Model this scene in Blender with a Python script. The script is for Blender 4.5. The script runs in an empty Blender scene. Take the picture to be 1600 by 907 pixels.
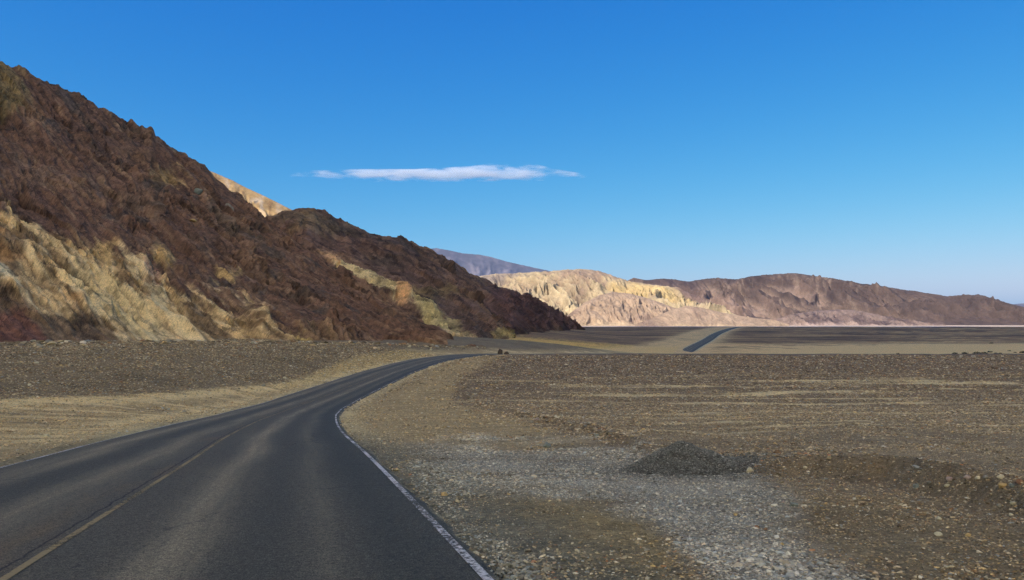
import bpy, math, random
import numpy as np

rng = np.random.default_rng(7)
random.seed(7)
sc = bpy.context.scene
COL = sc.collection

# ------------------------------------------------------------------ camera
F = 1200.0          # focal length in photograph pixels (1600 wide)
HZ = 500.0          # row of the eye-level horizon in the photograph
cam = bpy.data.cameras.new('camera')
camo = bpy.data.objects.new('camera', cam)
COL.objects.link(camo)
cam.sensor_fit = 'HORIZONTAL'
cam.sensor_width = 36.0
cam.lens = 36.0 * F / 1600.0
cam.shift_y = (HZ - 453.5) / 1600.0
camo.location = (0, 0, 0)
camo.rotation_euler = (math.radians(90), 0, 0)
cam.clip_start = 0.1
cam.clip_end = 90000
sc.camera = camo

# ------------------------------------------------------------------ light
SUN_EL = math.radians(43.0)
SUN_AZ = math.radians(227.0)      # clockwise from +Y: behind the camera, to the left
world = bpy.data.worlds.new('World')
sc.world = world
world.use_nodes = True
wn = world.node_tree.nodes
wl = world.node_tree.links
bg = wn['Background']
sky = wn.new('ShaderNodeTexSky')
sky.sky_type = 'NISHITA'
sky.sun_disc = False
sky.sun_elevation = SUN_EL
sky.sun_rotation = SUN_AZ
sky.altitude = 0
sky.air_density = 1.0
sky.dust_density = 1.0
sky.ozone_density = 3.0
# a contrasty, deep-blue grading of the whole sky: each channel gets its own gamma
ssep = wn.new('ShaderNodeSeparateColor'); scmb = wn.new('ShaderNodeCombineColor')
wl.new(sky.outputs['Color'], ssep.inputs[0])
for ch, (g_, k_) in enumerate(((2.5, 2.7), (1.1, 1.13), (0.42, 1.0))):
    a_ = wn.new('ShaderNodeMath'); a_.operation = 'MULTIPLY'; a_.inputs[1].default_value = 0.1
    b_ = wn.new('ShaderNodeMath'); b_.operation = 'POWER'; b_.inputs[1].default_value = g_
    c_ = wn.new('ShaderNodeMath'); c_.operation = 'MULTIPLY'; c_.inputs[1].default_value = k_ * 6.6
    wl.new(ssep.outputs[ch], a_.inputs[0]); wl.new(a_.outputs[0], b_.inputs[0])
    wl.new(b_.outputs[0], c_.inputs[0]); wl.new(c_.outputs[0], scmb.inputs[ch])
wl.new(scmb.outputs[0], bg.inputs['Color'])
bg.inputs['Strength'].default_value = 0.10

sun = bpy.data.lights.new('sun', 'SUN')
suno = bpy.data.objects.new('sun', sun)
COL.objects.link(suno)
sun.energy = 5.0
sun.angle = math.radians(0.5)
sun.color = (1.0, 0.90, 0.77)
to_sun = (math.sin(SUN_AZ) * math.cos(SUN_EL), math.cos(SUN_AZ) * math.cos(SUN_EL), math.sin(SUN_EL))
from mathutils import Vector
suno.rotation_euler = Vector(to_sun).to_track_quat('Z', 'Y').to_euler()

sc.view_settings.view_transform = 'Standard'
sc.view_settings.look = 'None'
sc.view_settings.gamma = 1.0
sc.view_settings.use_curve_mapping = False
sc.view_settings.exposure = 0.6
sc.cycles.volume_bounces = 3
sc.cycles.max_bounces = 8
sc.cycles.use_denoising = True
sc.cycles.denoiser = 'OPENIMAGEDENOISE'
sc.cycles.denoising_prefilter = 'NONE'
sc.cycles.sample_clamp_indirect = 4.0
sc.cycles.use_adaptive_sampling = False
sc.cycles.diffuse_bounces = 4
sc.cycles.transmission_bounces = 6

# ------------------------------------------------------------------ helpers: noise
def _h(ix, iy, iz, s):
    n = (ix.astype(np.int64) * 374761393 + iy.astype(np.int64) * 668265263
         + iz.astype(np.int64) * 2147483647 + s * 1274126177) & 0xFFFFFFFF
    n = ((n ^ (n >> 13)) * 1274126177) & 0xFFFFFFFF
    n = (n ^ (n >> 16)) & 0xFFFF
    return n


def _fade(t):
    return t * t * t * (t * (t * 6 - 15) + 10)


_ang = np.linspace(0, 2 * np.pi, 65536, endpoint=False)
_GX, _GY = np.cos(_ang), np.sin(_ang)


def pn(x, y, s=0):
    """2-D gradient noise in about -1..1"""
    x = np.asarray(x, float); y = np.asarray(y, float)
    xi = np.floor(x); yi = np.floor(y)
    xf = x - xi; yf = y - yi
    xi = xi.astype(np.int64); yi = yi.astype(np.int64)
    z = np.zeros_like(xi)

    def g(dx, dy):
        h = _h(xi + dx, yi + dy, z, s)
        return _GX[h] * (xf - dx) + _GY[h] * (yf - dy)
    u = _fade(xf); v = _fade(yf)
    a = g(0, 0) * (1 - u) + g(1, 0) * u
    b = g(0, 1) * (1 - u) + g(1, 1) * u
    return 1.5 * (a * (1 - v) + b * v)


def fbm(x, y, s=0, o=4, lac=2.03, gain=0.5):
    r = 0; a = 1; n = 0
    for i in range(o):
        r = r + a * pn(x, y, s + 17 * i); n += a
        x = np.asarray(x) * lac + 3.7; y = np.asarray(y) * lac - 1.3; a *= gain
    return r / n


def ridged(x, y, s=0, o=4, lac=2.1, gain=0.5):
    """0..1, sharp crests near 1"""
    r = 0; a = 1; n = 0
    for i in range(o):
        v = 1 - np.abs(pn(x, y, s + 31 * i)) * 1.25
        r = r + a * v * v; n += a
        x = np.asarray(x) * lac + 5.1; y = np.asarray(y) * lac + 9.2; a *= gain
    return r / n


def cells(x, y, s=0):
    """cell noise: a random height for each cell (0..1) and the distance to the cell border"""
    x = np.asarray(x, float); y = np.asarray(y, float)
    xi = np.floor(x).astype(np.int64); yi = np.floor(y).astype(np.int64)
    f1 = np.full(x.shape, 9.0); f2 = np.full(x.shape, 9.0); hv = np.zeros(x.shape)
    z = np.zeros_like(xi)
    for dx in (-1, 0, 1):
        for dy in (-1, 0, 1):
            a = _h(xi + dx, yi + dy, z, s) / 65536.0; b = _h(xi + dx, yi + dy, z + 1, s + 5) / 65536.0
            d = np.hypot(xi + dx + a - x, yi + dy + b - y)
            near = d < f1
            f2 = np.where(near, f1, np.minimum(f2, d))
            hv = np.where(near, _h(xi + dx, yi + dy, z + 2, s + 9) / 65536.0, hv)
            f1 = np.where(near, d, f1)
    return hv, f2 - f1


def facets(x, y, s=0):
    """tilted plates: each cell is a flat face with its own slant"""
    x = np.asarray(x, float); y = np.asarray(y, float)
    xi = np.floor(x).astype(np.int64); yi = np.floor(y).astype(np.int64)
    f1 = np.full(x.shape, 9.0); out = np.zeros(x.shape); z = np.zeros_like(xi)
    for dx in (-1, 0, 1):
        for dy in (-1, 0, 1):
            a = _h(xi + dx, yi + dy, z, s) / 65536.0; b = _h(xi + dx, yi + dy, z + 1, s + 5) / 65536.0
            ex = x - (xi + dx + a); ey = y - (yi + dy + b)
            d = np.hypot(ex, ey)
            t1 = _h(xi + dx, yi + dy, z + 3, s + 11) / 32768.0 - 1; t2 = _h(xi + dx, yi + dy, z + 4, s + 13) / 32768.0 - 1
            h = _h(xi + dx, yi + dy, z + 2, s + 9) / 65536.0 - 0.5
            near = d < f1
            out = np.where(near, h + 0.9 * (t1 * ex + t2 * ey), out)
            f1 = np.where(near, d, f1)
    return out


def ss(a, b, x):
    t = np.clip((np.asarray(x, float) - a) / (b - a), 0, 1)
    return t * t * (3 - 2 * t)


def pchip(xs, ys):
    xs = np.asarray(xs, float); ys = np.asarray(ys, float)
    h = np.diff(xs); d = np.diff(ys) / h
    m = np.zeros_like(xs)
    m[0] = d[0]; m[-1] = d[-1]
    for i in range(1, len(xs) - 1):
        if d[i - 1] * d[i] > 0:
            w1 = 2 * h[i] + h[i - 1]; w2 = h[i] + 2 * h[i - 1]
            m[i] = (w1 + w2) / (w1 / d[i - 1] + w2 / d[i])

    def f(x):
        x = np.asarray(x, float)
        k = np.clip(np.searchsorted(xs, x) - 1, 0, len(xs) - 2)
        t = np.clip((x - xs[k]) / h[k], 0, 1)
        t2 = t * t; t3 = t2 * t
        return ((2 * t3 - 3 * t2 + 1) * ys[k] + (t3 - 2 * t2 + t) * h[k] * m[k]
                + (-2 * t3 + 3 * t2) * ys[k + 1] + (t3 - t2) * h[k] * m[k + 1])
    return f


def lin(*c):
    """sRGB 0..255 to linear"""
    c = np.array(c, float) / 255
    return np.where(c <= 0.04045, c / 12.92, ((c + 0.055) / 1.055) ** 2.4)


def polymask(px, py, poly, soft=6, noise=None):
    """soft inside mask of a polygon"""
    P = np.array(poly, float); n = len(P)
    d2 = np.full(px.shape, 1e18); inside = np.zeros(px.shape, bool)
    for i in range(n):
        a = P[i]; b = P[(i + 1) % n]
        e = b - a; w0 = px - a[0]; w1 = py - a[1]
        t = np.clip((w0 * e[0] + w1 * e[1]) / (e @ e), 0, 1)
        d2 = np.minimum(d2, (w0 - e[0] * t) ** 2 + (w1 - e[1] * t) ** 2)
        c = ((a[1] > py) != (b[1] > py))
        if a[1] != b[1]:
            inside ^= c & (px < (b[0] - a[0]) * (py - a[1]) / (b[1] - a[1]) + a[0])
    sd = np.sqrt(d2) * np.where(inside, 1, -1)
    if noise is not None:
        sd = sd + noise
    return ss(-soft, soft, sd)


def tone(c, hi=0.75):
    """keep colours below a physical brightness without shifting their hue"""
    mx = c.max(1, keepdims=True)
    return np.maximum(c * np.minimum(1, hi / np.maximum(mx, 1e-6)), 0.003)


def mixc(base, col, m):
    return base * (1 - m[:, None]) + np.asarray(col)[None, :] * m[:, None]


# albedo gains: photograph value -> surface colour, for ground in open shade and ground in sun
SH = np.array([1.93, 1.72, 1.10])
LT = np.array([0.45, 0.48, 0.58])


def sh(*c):
    return lin(*c) * SH


def lt(*c):
    return lin(*c) * LT


# ------------------------------------------------------------------ helpers: meshes and materials
def mesh_np(name, V, faces4=None, faces3=None, col=None, smooth=True):
    me = bpy.data.meshes.new(name)
    V = np.asarray(V, np.float32)
    if faces4 is not None:
        fa = np.asarray(faces4, np.int32); k = 4
    else:
        fa = np.asarray(faces3, np.int32); k = 3
    me.vertices.add(len(V)); me.vertices.foreach_set('co', V.ravel())
    me.loops.add(fa.size); me.loops.foreach_set('vertex_index', fa.ravel())
    me.polygons.add(len(fa))
    me.polygons.foreach_set('loop_start', np.arange(0, fa.size, k, dtype=np.int32))
    me.polygons.foreach_set('loop_total', np.full(len(fa), k, np.int32))
    me.polygons.foreach_set('use_smooth', np.full(len(fa), smooth))
    me.update(calc_edges=True)
    if col is not None:
        at = me.attributes.new('col', 'FLOAT_COLOR', 'POINT')
        c4 = np.ones((len(V), 4), np.float32); c4[:, :3] = col
        at.data.foreach_set('color', c4.ravel())
    return me


def obj(name, me, mat=None, parent=None, **props):
    o = bpy.data.objects.new(name, me)
    COL.objects.link(o)
    if mat is not None and me is not None and not me.materials:
        me.materials.append(mat)
    if parent is not None:
        o.parent = parent
    for k, v in props.items():
        o[k] = v
    return o


def grid_faces(nr, nc, wrap=False):
    i = np.arange(nr - 1)[:, None]; j = np.arange(nc if wrap else nc - 1)[None, :]
    j2 = (j + 1) % nc
    a = i * nc + j; b = i * nc + j2; c = (i + 1) * nc + j2; d = (i + 1) * nc + j
    return np.stack([a, b, c, d], -1).reshape(-1, 4)


def mat_new(name):
    m = bpy.data.materials.new(name)
    m.use_nodes = True
    nt = m.node_tree
    b = nt.nodes['Principled BSDF']
    b.inputs['Specular IOR Level'].default_value = 0.15
    b.inputs['Roughness'].default_value = 0.95
    return m, nt, b


def N(nt, t, **kw):
    n = nt.nodes.new(t)
    for k, v in kw.items():
        if hasattr(n, k):
            setattr(n, k, v)
        else:
            n.inputs[k.replace('_', ' ')].default_value = v
    return n


def mathn(nt, op, a, b=None, clamp=False):
    n = nt.nodes.new('ShaderNodeMath'); n.operation = op; n.use_clamp = clamp
    for i, v in enumerate((a, b)):
        if v is None:
            continue
        if isinstance(v, (int, float)):
            n.inputs[i].default_value = v
        else:
            nt.links.new(v, n.inputs[i])
    return n.outputs[0]


def vcol_mat(name, scales, amp, bump, bump_scale, rough=0.95):
    """vertex colour times grain of several sizes, with relief"""
    m, nt, b = mat_new(name)
    at = N(nt, 'ShaderNodeAttribute', attribute_name='col')
    geo = nt.nodes.new('ShaderNodeNewGeometry')
    fac = None
    for s, a in zip(scales, amp):
        n = N(nt, 'ShaderNodeTexNoise', Scale=s, Detail=4.0, Roughness=0.65)
        nt.links.new(geo.outputs['Position'], n.inputs['Vector'])
        v = mathn(nt, 'MULTIPLY', mathn(nt, 'SUBTRACT', n.outputs['Fac'], 0.5), a)
        v = mathn(nt, 'ADD', v, 1.0)
        fac = v if fac is None else mathn(nt, 'MULTIPLY', fac, v)
    fac = mathn(nt, 'MAXIMUM', fac, 0.12)
    mx = N(nt, 'ShaderNodeVectorMath', operation='SCALE')
    nt.links.new(at.outputs['Color'], mx.inputs[0])
    nt.links.new(fac, mx.inputs['Scale'])
    nt.links.new(mx.outputs[0], b.inputs['Base Color'])
    bn = N(nt, 'ShaderNodeTexNoise', Scale=bump_scale, Detail=6.0, Roughness=0.7)
    nt.links.new(geo.outputs['Position'], bn.inputs['Vector'])
    bp = N(nt, 'ShaderNodeBump', Strength=1.0, Distance=bump)
    nt.links.new(bn.outputs['Fac'], bp.inputs['Height'])
    nt.links.new(bp.outputs['Normal'], b.inputs['Normal'])
    b.inputs['Roughness'].default_value = rough
    return m


# ------------------------------------------------------------------ the lie of the land
EYE = 1.4
PROF = pchip([-4000, -300, -60, 0, 32, 45, 60, 80, 138, 155, 200, 260, 330, 450, 600, 750, 850, 950, 1100, 2000, 9500],
             [60, 8, 3.0, -1.4, -4.28, -5.4, -6.2, -6.35, -6.42, -6.9, -10.6, -14.7, -15.2, -14.0, -11.6, -9.1, -8.3, -8.25, -8.6, -14, -50])
ROADX = pchip([-300, -40, -14, 5.7, 13.8, 22, 32, 42, 52, 62, 73, 90, 105, 120, 138, 155, 180, 220, 270, 330, 400, 500, 600, 700, 760, 850, 1000, 1400],
              [80, 8.6, 1.6, -3.7, -5.9, -8.2, -10.7, -12.9, -14.5, -15.3, -15.4, -15.3, -14.6, -13.4, -9.0, -1, 14, 34, 52, 72, 94, 127, 159, 194, 216, 252, 335, 600])
HW = 3.6


def road_d(X, Y):
    """signed sideways distance from the road's middle (left negative)"""
    e = 0.5
    sl = (ROADX(Y + e) - ROADX(Y - e)) / (2 * e)
    return (X - ROADX(Y)) / np.sqrt(1 + sl * sl)


def unproj(px, py):
    """point of the near profile seen at a photograph pixel -> distance"""
    ys = np.exp(np.linspace(np.log(3), np.log(140), 900))
    rows = HZ - F * PROF(ys) / ys
    return np.interp(-np.asarray(py, float), -rows, ys)


_bx = np.array([620, 680, 740, 830, 950, 1010, 1100, 1190, 1300, 1380, 1500, 1600, 1750, 2000], float)
_by = np.array([585, 600, 630, 655, 690, 712, 730, 742, 750, 758, 785, 815, 850, 900], float)
_bY = unproj(_bx, _by)


def bank(X, Y):
    px = 800 + F * X / np.maximum(Y, 1.0)
    yb = np.interp(px, _bx, _bY)
    wob = 0.9 * fbm(X * 0.45, Y * 0.45, 71, 3) * np.clip(yb / 16, 0.5, 2)
    d = Y - yb + wob
    return d, ss(620, 740, px) * (Y > 2)


def ground_z(X, Y):
    X = np.asarray(X, float); Y = np.asarray(Y, float)
    d = road_d(X, Y)
    z = PROF(Y)
    off = ss(HW + 0.3, HW + 7, np.abs(d))
    dl = np.maximum(-d - 5, 0)
    z = z + 3.6 * (1 - np.exp(-dl / 18)) * ss(15, 70, Y) * (1 - ss(190, 300, Y))
    z = z + 8 * ss(95, -30, X) * ss(150, 270, Y) * (1 - ss(700, 1200, Y))
    bd, bm = bank(X, Y)
    bs = np.clip(Y / 14, 0.8, 2.0)
    bk = np.interp(800 + F * X / np.maximum(Y, 1.0), [1100, 1350], [0.5, 0.9])
    z = z + bk * bm * (0.26 * ss(-0.35, 0.75, bd / bs) * (1 - ss(10, 45, bd)) + 0.13 * np.exp(-((bd - 0.7 * bs) / (0.6 * bs)) ** 2)) * off
    # relief
    nearw = 1 - ss(200, 500, Y)
    z = z + off * nearw * (0.16 * fbm(X * 0.11, Y * 0.11, 3, 3) + 0.07 * fbm(X * 0.6, Y * 0.6, 5, 3) * (1 - ss(60, 160, Y)))
    z = z + off * nearw * 0.03 * fbm(X * 3.1, Y * 3.1, 9, 2) * (1 - ss(20, 60, Y))
    z = z + off * ss(8, 40, np.abs(d)) * (0.8 * fbm(X * 0.012, Y * 0.02, 11, 3) * ss(250, 420, Y) + 0.25 * fbm(X * 0.03, Y * 0.09, 15, 3) * ss(25, 60, Y) * (1 - ss(110, 135, Y)))
    z = z + off * 0.14 * fbm(X / 14, Y / 45, 19, 3) * ss(95, 125, Y) * (1 - ss(150, 200, Y))
    # level bed under the asphalt
    bed = ss(HW + 0.02, HW - 0.35, np.abs(d))
    return z - bed * 0.12 - 0.012


def project(X, Y, Z):
    return 800 + F * X / np.maximum(Y, 0.3), HZ - F * Z / np.maximum(Y, 0.3)


def ground_color(X, Y, Z):
    """surface colour of the ground and the share of stones lying on it"""
    px, py = project(X, Y, Z)
    front = Y > 0.5
    d = road_d(X, Y)
    n1 = fbm(X * 0.5, Y * 0.5, 21, 4)
    n2 = fbm(X * 0.09, Y * 0.14, 23, 4)
    n3 = fbm(X * 2.2, Y * 2.2, 27, 3)
    wpx = 14 * n1 + 10 * n3
    c = np.tile(sh(108, 98, 84), (X.size, 1))
    stones = np.full(X.size, 0.75)
    # desert floor right of the road
    right = ss(-2, 12, d)
    m = right * ss(28, 80, Y + 12 * n2)
    c = mixc(c, sh(92, 82, 72), m)
    # pale sand runnels across the flat
    run = ss(0.16, 0.42, fbm(X * 0.035 + 0.6 * n2, Y * 0.22, 41, 4)) * ss(16, 26, Y) * (1 - ss(75, 105, Y)) * ss(4, 14, d) * (0.45 + 0.55 * ss(640, 1150, px))
    run = np.maximum(run, 0.9 * ss(0.22, 0.40, fbm(X * 0.05 + 0.4 * n2, Y * 0.6, 45, 3)) * ss(18, 30, Y) * (1 - ss(70, 95, Y)) * ss(880, 1200, px))
    c = mixc(c, sh(166, 155, 130), run * 0.9)
    stones = stones * (1 - 0.6 * run)
    dark = ss(75, 110, Y) * right * (Y < 260)
    c = mixc(c, sh(84, 75, 69), dark * 0.85)
    # left of the road: dark gravel fan
    left = ss(2, 6, -d)
    fan = left * ss(-6, 6, np.interp(px, [-400, 0, 200, 430, 600, 690], [632, 627, 622, 604, 570, 548]) - py + 0.25 * wpx) * front
    c = mixc(c, sh(97, 87, 73), left)
    dirt = left * (1 - fan) * front
    c = mixc(c, sh(140, 124, 97), dirt)
    c = mixc(c, sh(98, 88, 74), dirt * ss(0.0, 0.35, fbm(X * 0.12, Y * 0.4, 47, 4)) * 0.8)
    stones = stones * (1 - 0.55 * dirt)
    st = ss(0.12, 0.4, fbm(X * 0.10, Y * 0.55, 43, 4)) * dirt
    c = mixc(c, sh(185, 168, 136), st * 0.8)
    edge_sand = np.exp(-((py - np.interp(px, [-400, 0, 200, 430, 600], [634, 629, 624, 606, 572])) / 5.0) ** 2) * left * front * ss(-0.45, 0.15, n1)
    c = mixc(c, sh(200, 182, 146), edge_sand * 0.9)
    near_sand = np.exp(-((-d - HW - 1.6 - 0.8 * n1) / 0.8) ** 2) * front * (Y < 60) * ss(-0.3, 0.2, fbm(X * 0.2, Y * 0.9, 46, 3))
    c = mixc(c, sh(186, 170, 138), near_sand * 0.8)
    c = mixc(c, sh(74, 66, 56), fan * ss(0.05, 0.4, fbm(X * 0.07, Y * 0.12, 44, 4)) * 0.5)
    # sandy strip on the left before the road leaves
    m = polymask(px, py, [(430, 606), (560, 556), (640, 546), (695, 551), (600, 572), (480, 606)], 5, 0.3 * wpx) * left * front
    c = mixc(c, sh(142, 128, 98), m * 0.8)
    # trodden sand inside the bend
    m = polymask(px, py, [(545, 650), (620, 606), (700, 562), (790, 553), (720, 590), (700, 630), (800, 655), (930, 695), (860, 704), (700, 706), (620, 690)], 10, 0.6 * wpx) * front
    c = mixc(c, sh(131, 117, 92), m * 0.85)
    stones = stones * (1 - 0.7 * m)
    near = front * (Y < 40)
    # brown graded ground at the lower right
    m = polymask(px, py, [(1090, 775), (1250, 765), (1400, 775), (1600, 825), (1900, 900), (1900, 1100), (1250, 1100), (1330, 870), (1200, 815)], 26, 1.5 * wpx + 20 * n1) * near
    c = mixc(c, sh(102, 91, 73), m * 0.85)
    stones = stones * (1 - 0.35 * m)
    m = polymask(px, py, [(735, 765), (850, 756), (940, 772), (1010, 810), (1070, 880), (1110, 960), (960, 1000), (860, 880), (750, 808)], 24, 1.5 * wpx + 20 * n1) * near
    c = mixc(c, sh(112, 99, 73), m * 0.85)
    stones = stones * (1 - 0.65 * m)
    # grey crushed stone spread over the pull-out
    gp = [(640, 712), (740, 690), (860, 706), (1000, 700), (1180, 738), (1225, 772), (1250, 800), (1190, 822), (1290, 868), (1390, 915), (1500, 1000), (1250, 1000), (1110, 905), (1010, 808), (920, 768), (740, 758), (700, 790), (820, 870), (900, 960), (800, 960), (700, 830), (655, 760)]
    big = 34 * fbm(X * 0.35, Y * 0.35, 24, 3)
    m = polymask(px, py, gp, 30, 1.6 * wpx + big) * near * (0.72 + 0.28 * ss(-0.3, 0.25, fbm(X * 0.9, Y * 0.9, 26, 4)))
    c = mixc(c, sh(114, 117, 121), m * 0.7)
    stones = np.maximum(stones, m * 1.0)
    grey = m
    # dark bank of cobbles
    bd, bm = bank(X, Y)
    m = bm * np.exp(-((bd - 0.1) / (0.9 * np.clip(Y / 12, .7, 2.5))) ** 2) * ss(640, 720, px) * near
    c = mixc(c, sh(80, 72, 62), m * 0.5)
    stones = np.maximum(stones, m * 1.0)
    # shoulder beside the asphalt
    m = ss(HW + 1.3, HW + 0.35, np.abs(d) + 0.5 * n3 + 0.3 * n1) * front
    c = mixc(c, sh(150, 138, 112), m * 0.75 * ss(14, 26, Y))
    m2 = ss(HW + 1.7, HW + 0.2, np.abs(d) + 0.4 * n3) * (d > 0) * (1 - ss(16, 28, Y)) * front
    c = mixc(c, sh(96, 94, 86), m2 * 0.9)
    stones = stones * (1 - 0.6 * m * ss(14, 26, Y))
    # far flat
    far = ss(235, 300, Y)
    fc = np.tile(sh(84, 75, 65), (X.size, 1))
    fn = fbm(X * 0.012, Y * 0.035, 51, 4)
    fc = mixc(fc, sh(62, 55, 50), ss(0.0, 0.3, fn))
    fc = mixc(fc, sh(126, 116, 98), ss(0.12, 0.4, fbm(X * 0.008, Y * 0.09, 54, 4)) * ss(100, 300, X) * 0.7)
    fc = mixc(fc, sh(112, 102, 84), ss(0.05, 0.45, -fn))
    wash = ss(0.0, 1, np.interp(Y, [270, 330, 390, 450, 520], [1, 1, 0.8, 0.25, 0])) * ss(60, 120, X - 8) * (0.7 + 0.3 * ss(-0.25, 0.3, fbm(X * 0.01, Y * 0.08, 52, 4)))
    wash = wash * (0.5 + 0.5 * ss(1100, 1400, px)) * np.clip(0.15 + 0.6 * ss(1200, 1450, px) + 1.1 * ss(-0.25, 0.2, fbm(X * 0.008, Y * 0.14, 53, 4)) + 0.9 * ss(375, 330, Y), 0, 1)
    fc = mixc(fc, sh(216, 206, 176), wash)
    olive = polymask(px, py, [(840, 536), (950, 541), (1060, 543), (1050, 553), (900, 551), (830, 544)], 3, 0.2 * wpx)
    fc = mixc(fc, sh(128, 118, 70), olive * 0.9)
    olive2 = polymask(px, py, [(745, 520), (800, 526), (900, 534), (990, 541), (860, 541), (790, 536)], 3, 0.2 * wpx)
    fc = mixc(fc, sh(140, 126, 82), olive2 * 0.8)
    rs = np.exp(-(np.maximum(np.abs(d + 9) - 12, 0) / np.interp(Y, [300, 800], [10, 6])) ** 2) * (0.75 + 0.3 * n2)
    fc = mixc(fc, sh(150, 142, 122), np.clip(rs, 0, 1) * 0.85)
    fc = fc * np.array([1.6, 1.3, 1.02])
    # beyond the shaded flat the pan is pale
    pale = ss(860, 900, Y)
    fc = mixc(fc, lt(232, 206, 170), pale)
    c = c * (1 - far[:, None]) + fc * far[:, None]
    gr = 1 + 0.28 * n1 + 0.22 * n3 * (1 - ss(60, 200, Y)) + 0.15 * n2
    return tone(c * np.clip(gr, 0.4, 1.8)[:, None]), stones, grey


# ------------------------------------------------------------------ ground sheet
az_in = np.radians(np.linspace(-39, 39, 640))
az_out = np.radians(np.concatenate([np.linspace(-180, -40, 90, endpoint=False), ]))
az_out2 = np.radians(np.linspace(40, 180, 90)[1:-1])
AZ = np.concatenate([az_out, az_in, az_out2])
RR = np.concatenate([np.geomspace(0.4, 4, 14, endpoint=False), np.geomspace(4, 165, 330, endpoint=False),
                     np.geomspace(165, 1100, 120, endpoint=False), np.geomspace(1100, 9300, 50)])
A2, R2 = np.meshgrid(AZ, RR)
GX, GY = (R2 * np.sin(A2)).ravel(), (R2 * np.cos(A2)).ravel()
GZ = ground_z(GX, GY)
gc, _, _ = ground_color(GX, GY, GZ)
me = mesh_np('ground', np.stack([GX, GY, GZ], 1), grid_faces(len(RR), len(AZ), True), col=gc)
M_ground = vcol_mat('desert gravel', (60.0, 12.0, 1.4), (2.6, 2.0, 1.0), 0.05, 24.0)
ground = obj('ground', me, M_ground, kind='structure', label='brown gravelly desert floor around the road')

# ------------------------------------------------------------------ road
ys = [-30.0]
while ys[-1] < 930:
    y = ys[-1]
    ys.append(y + (0.45 if y < 60 else 1.0 if y < 170 else 5.0))
RY = np.array(ys)
RXc = ROADX(RY)
tx = np.gradient(RXc, RY); tl = np.sqrt(1 + tx * tx)
nx, ny = 1 / tl, -tx / tl              # to the right of the road
RS = np.concatenate([[0], np.cumsum(np.hypot(np.diff(RXc), np.diff(RY)))])


def road_z(y, u):
    rut = -0.012 * (np.exp(-((np.abs(u) - 0.9) / 0.35) ** 2) + np.exp(-((np.abs(u) - 2.5) / 0.35) ** 2))
    return PROF(y) + 0.025 * (1 - (np.abs(u) / HW) ** 2) + rut * (y < 120) + 0.06 * ss(200, 350, y)


def strip(name, u0, u1, lift, mat, n=2, ymax=1e9, skirt=False, wob=0.0, parent=None, **props):
    k = RY <= ymax
    us = np.linspace(u0, u1, n)
    U, YY = np.meshgrid(us, RY[k])
    _, S = np.meshgrid(us, RS[k])
    if wob:
        edge = np.abs(U) > HW - 1e-3
        U = U + np.where(edge, np.sign(U) * wob * fbm(S * 0.35, np.sign(U) * 9.0, 88, 4), 0)
    U = U * np.interp(YY, [160, 330], [1.0, 1.35])
    X = RXc[k][:, None] + nx[k][:, None] * U
    Yw = RY[k][:, None] + ny[k][:, None] * U
    Z = road_z(YY, U) + lift
    if skirt:
        Z[:, 0] -= 0.16; Z[:, -1] -= 0.16
    me = mesh_np(name, np.stack([X, Yw, Z], -1).reshape(-1, 3), grid_faces(X.shape[0], n)[:, ::-1])
    uv = me.uv_layers.new(name='UVMap')
    li = np.zeros(len(me.loops), np.int32); me.loops.foreach_get('vertex_index', li)
    uvc = np.stack([U.ravel(), S.ravel()], 1)[li]
    uv.data.foreach_set('uv', uvc.astype(np.float32).ravel())
    return obj(name, me, mat, parent, **props)


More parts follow.
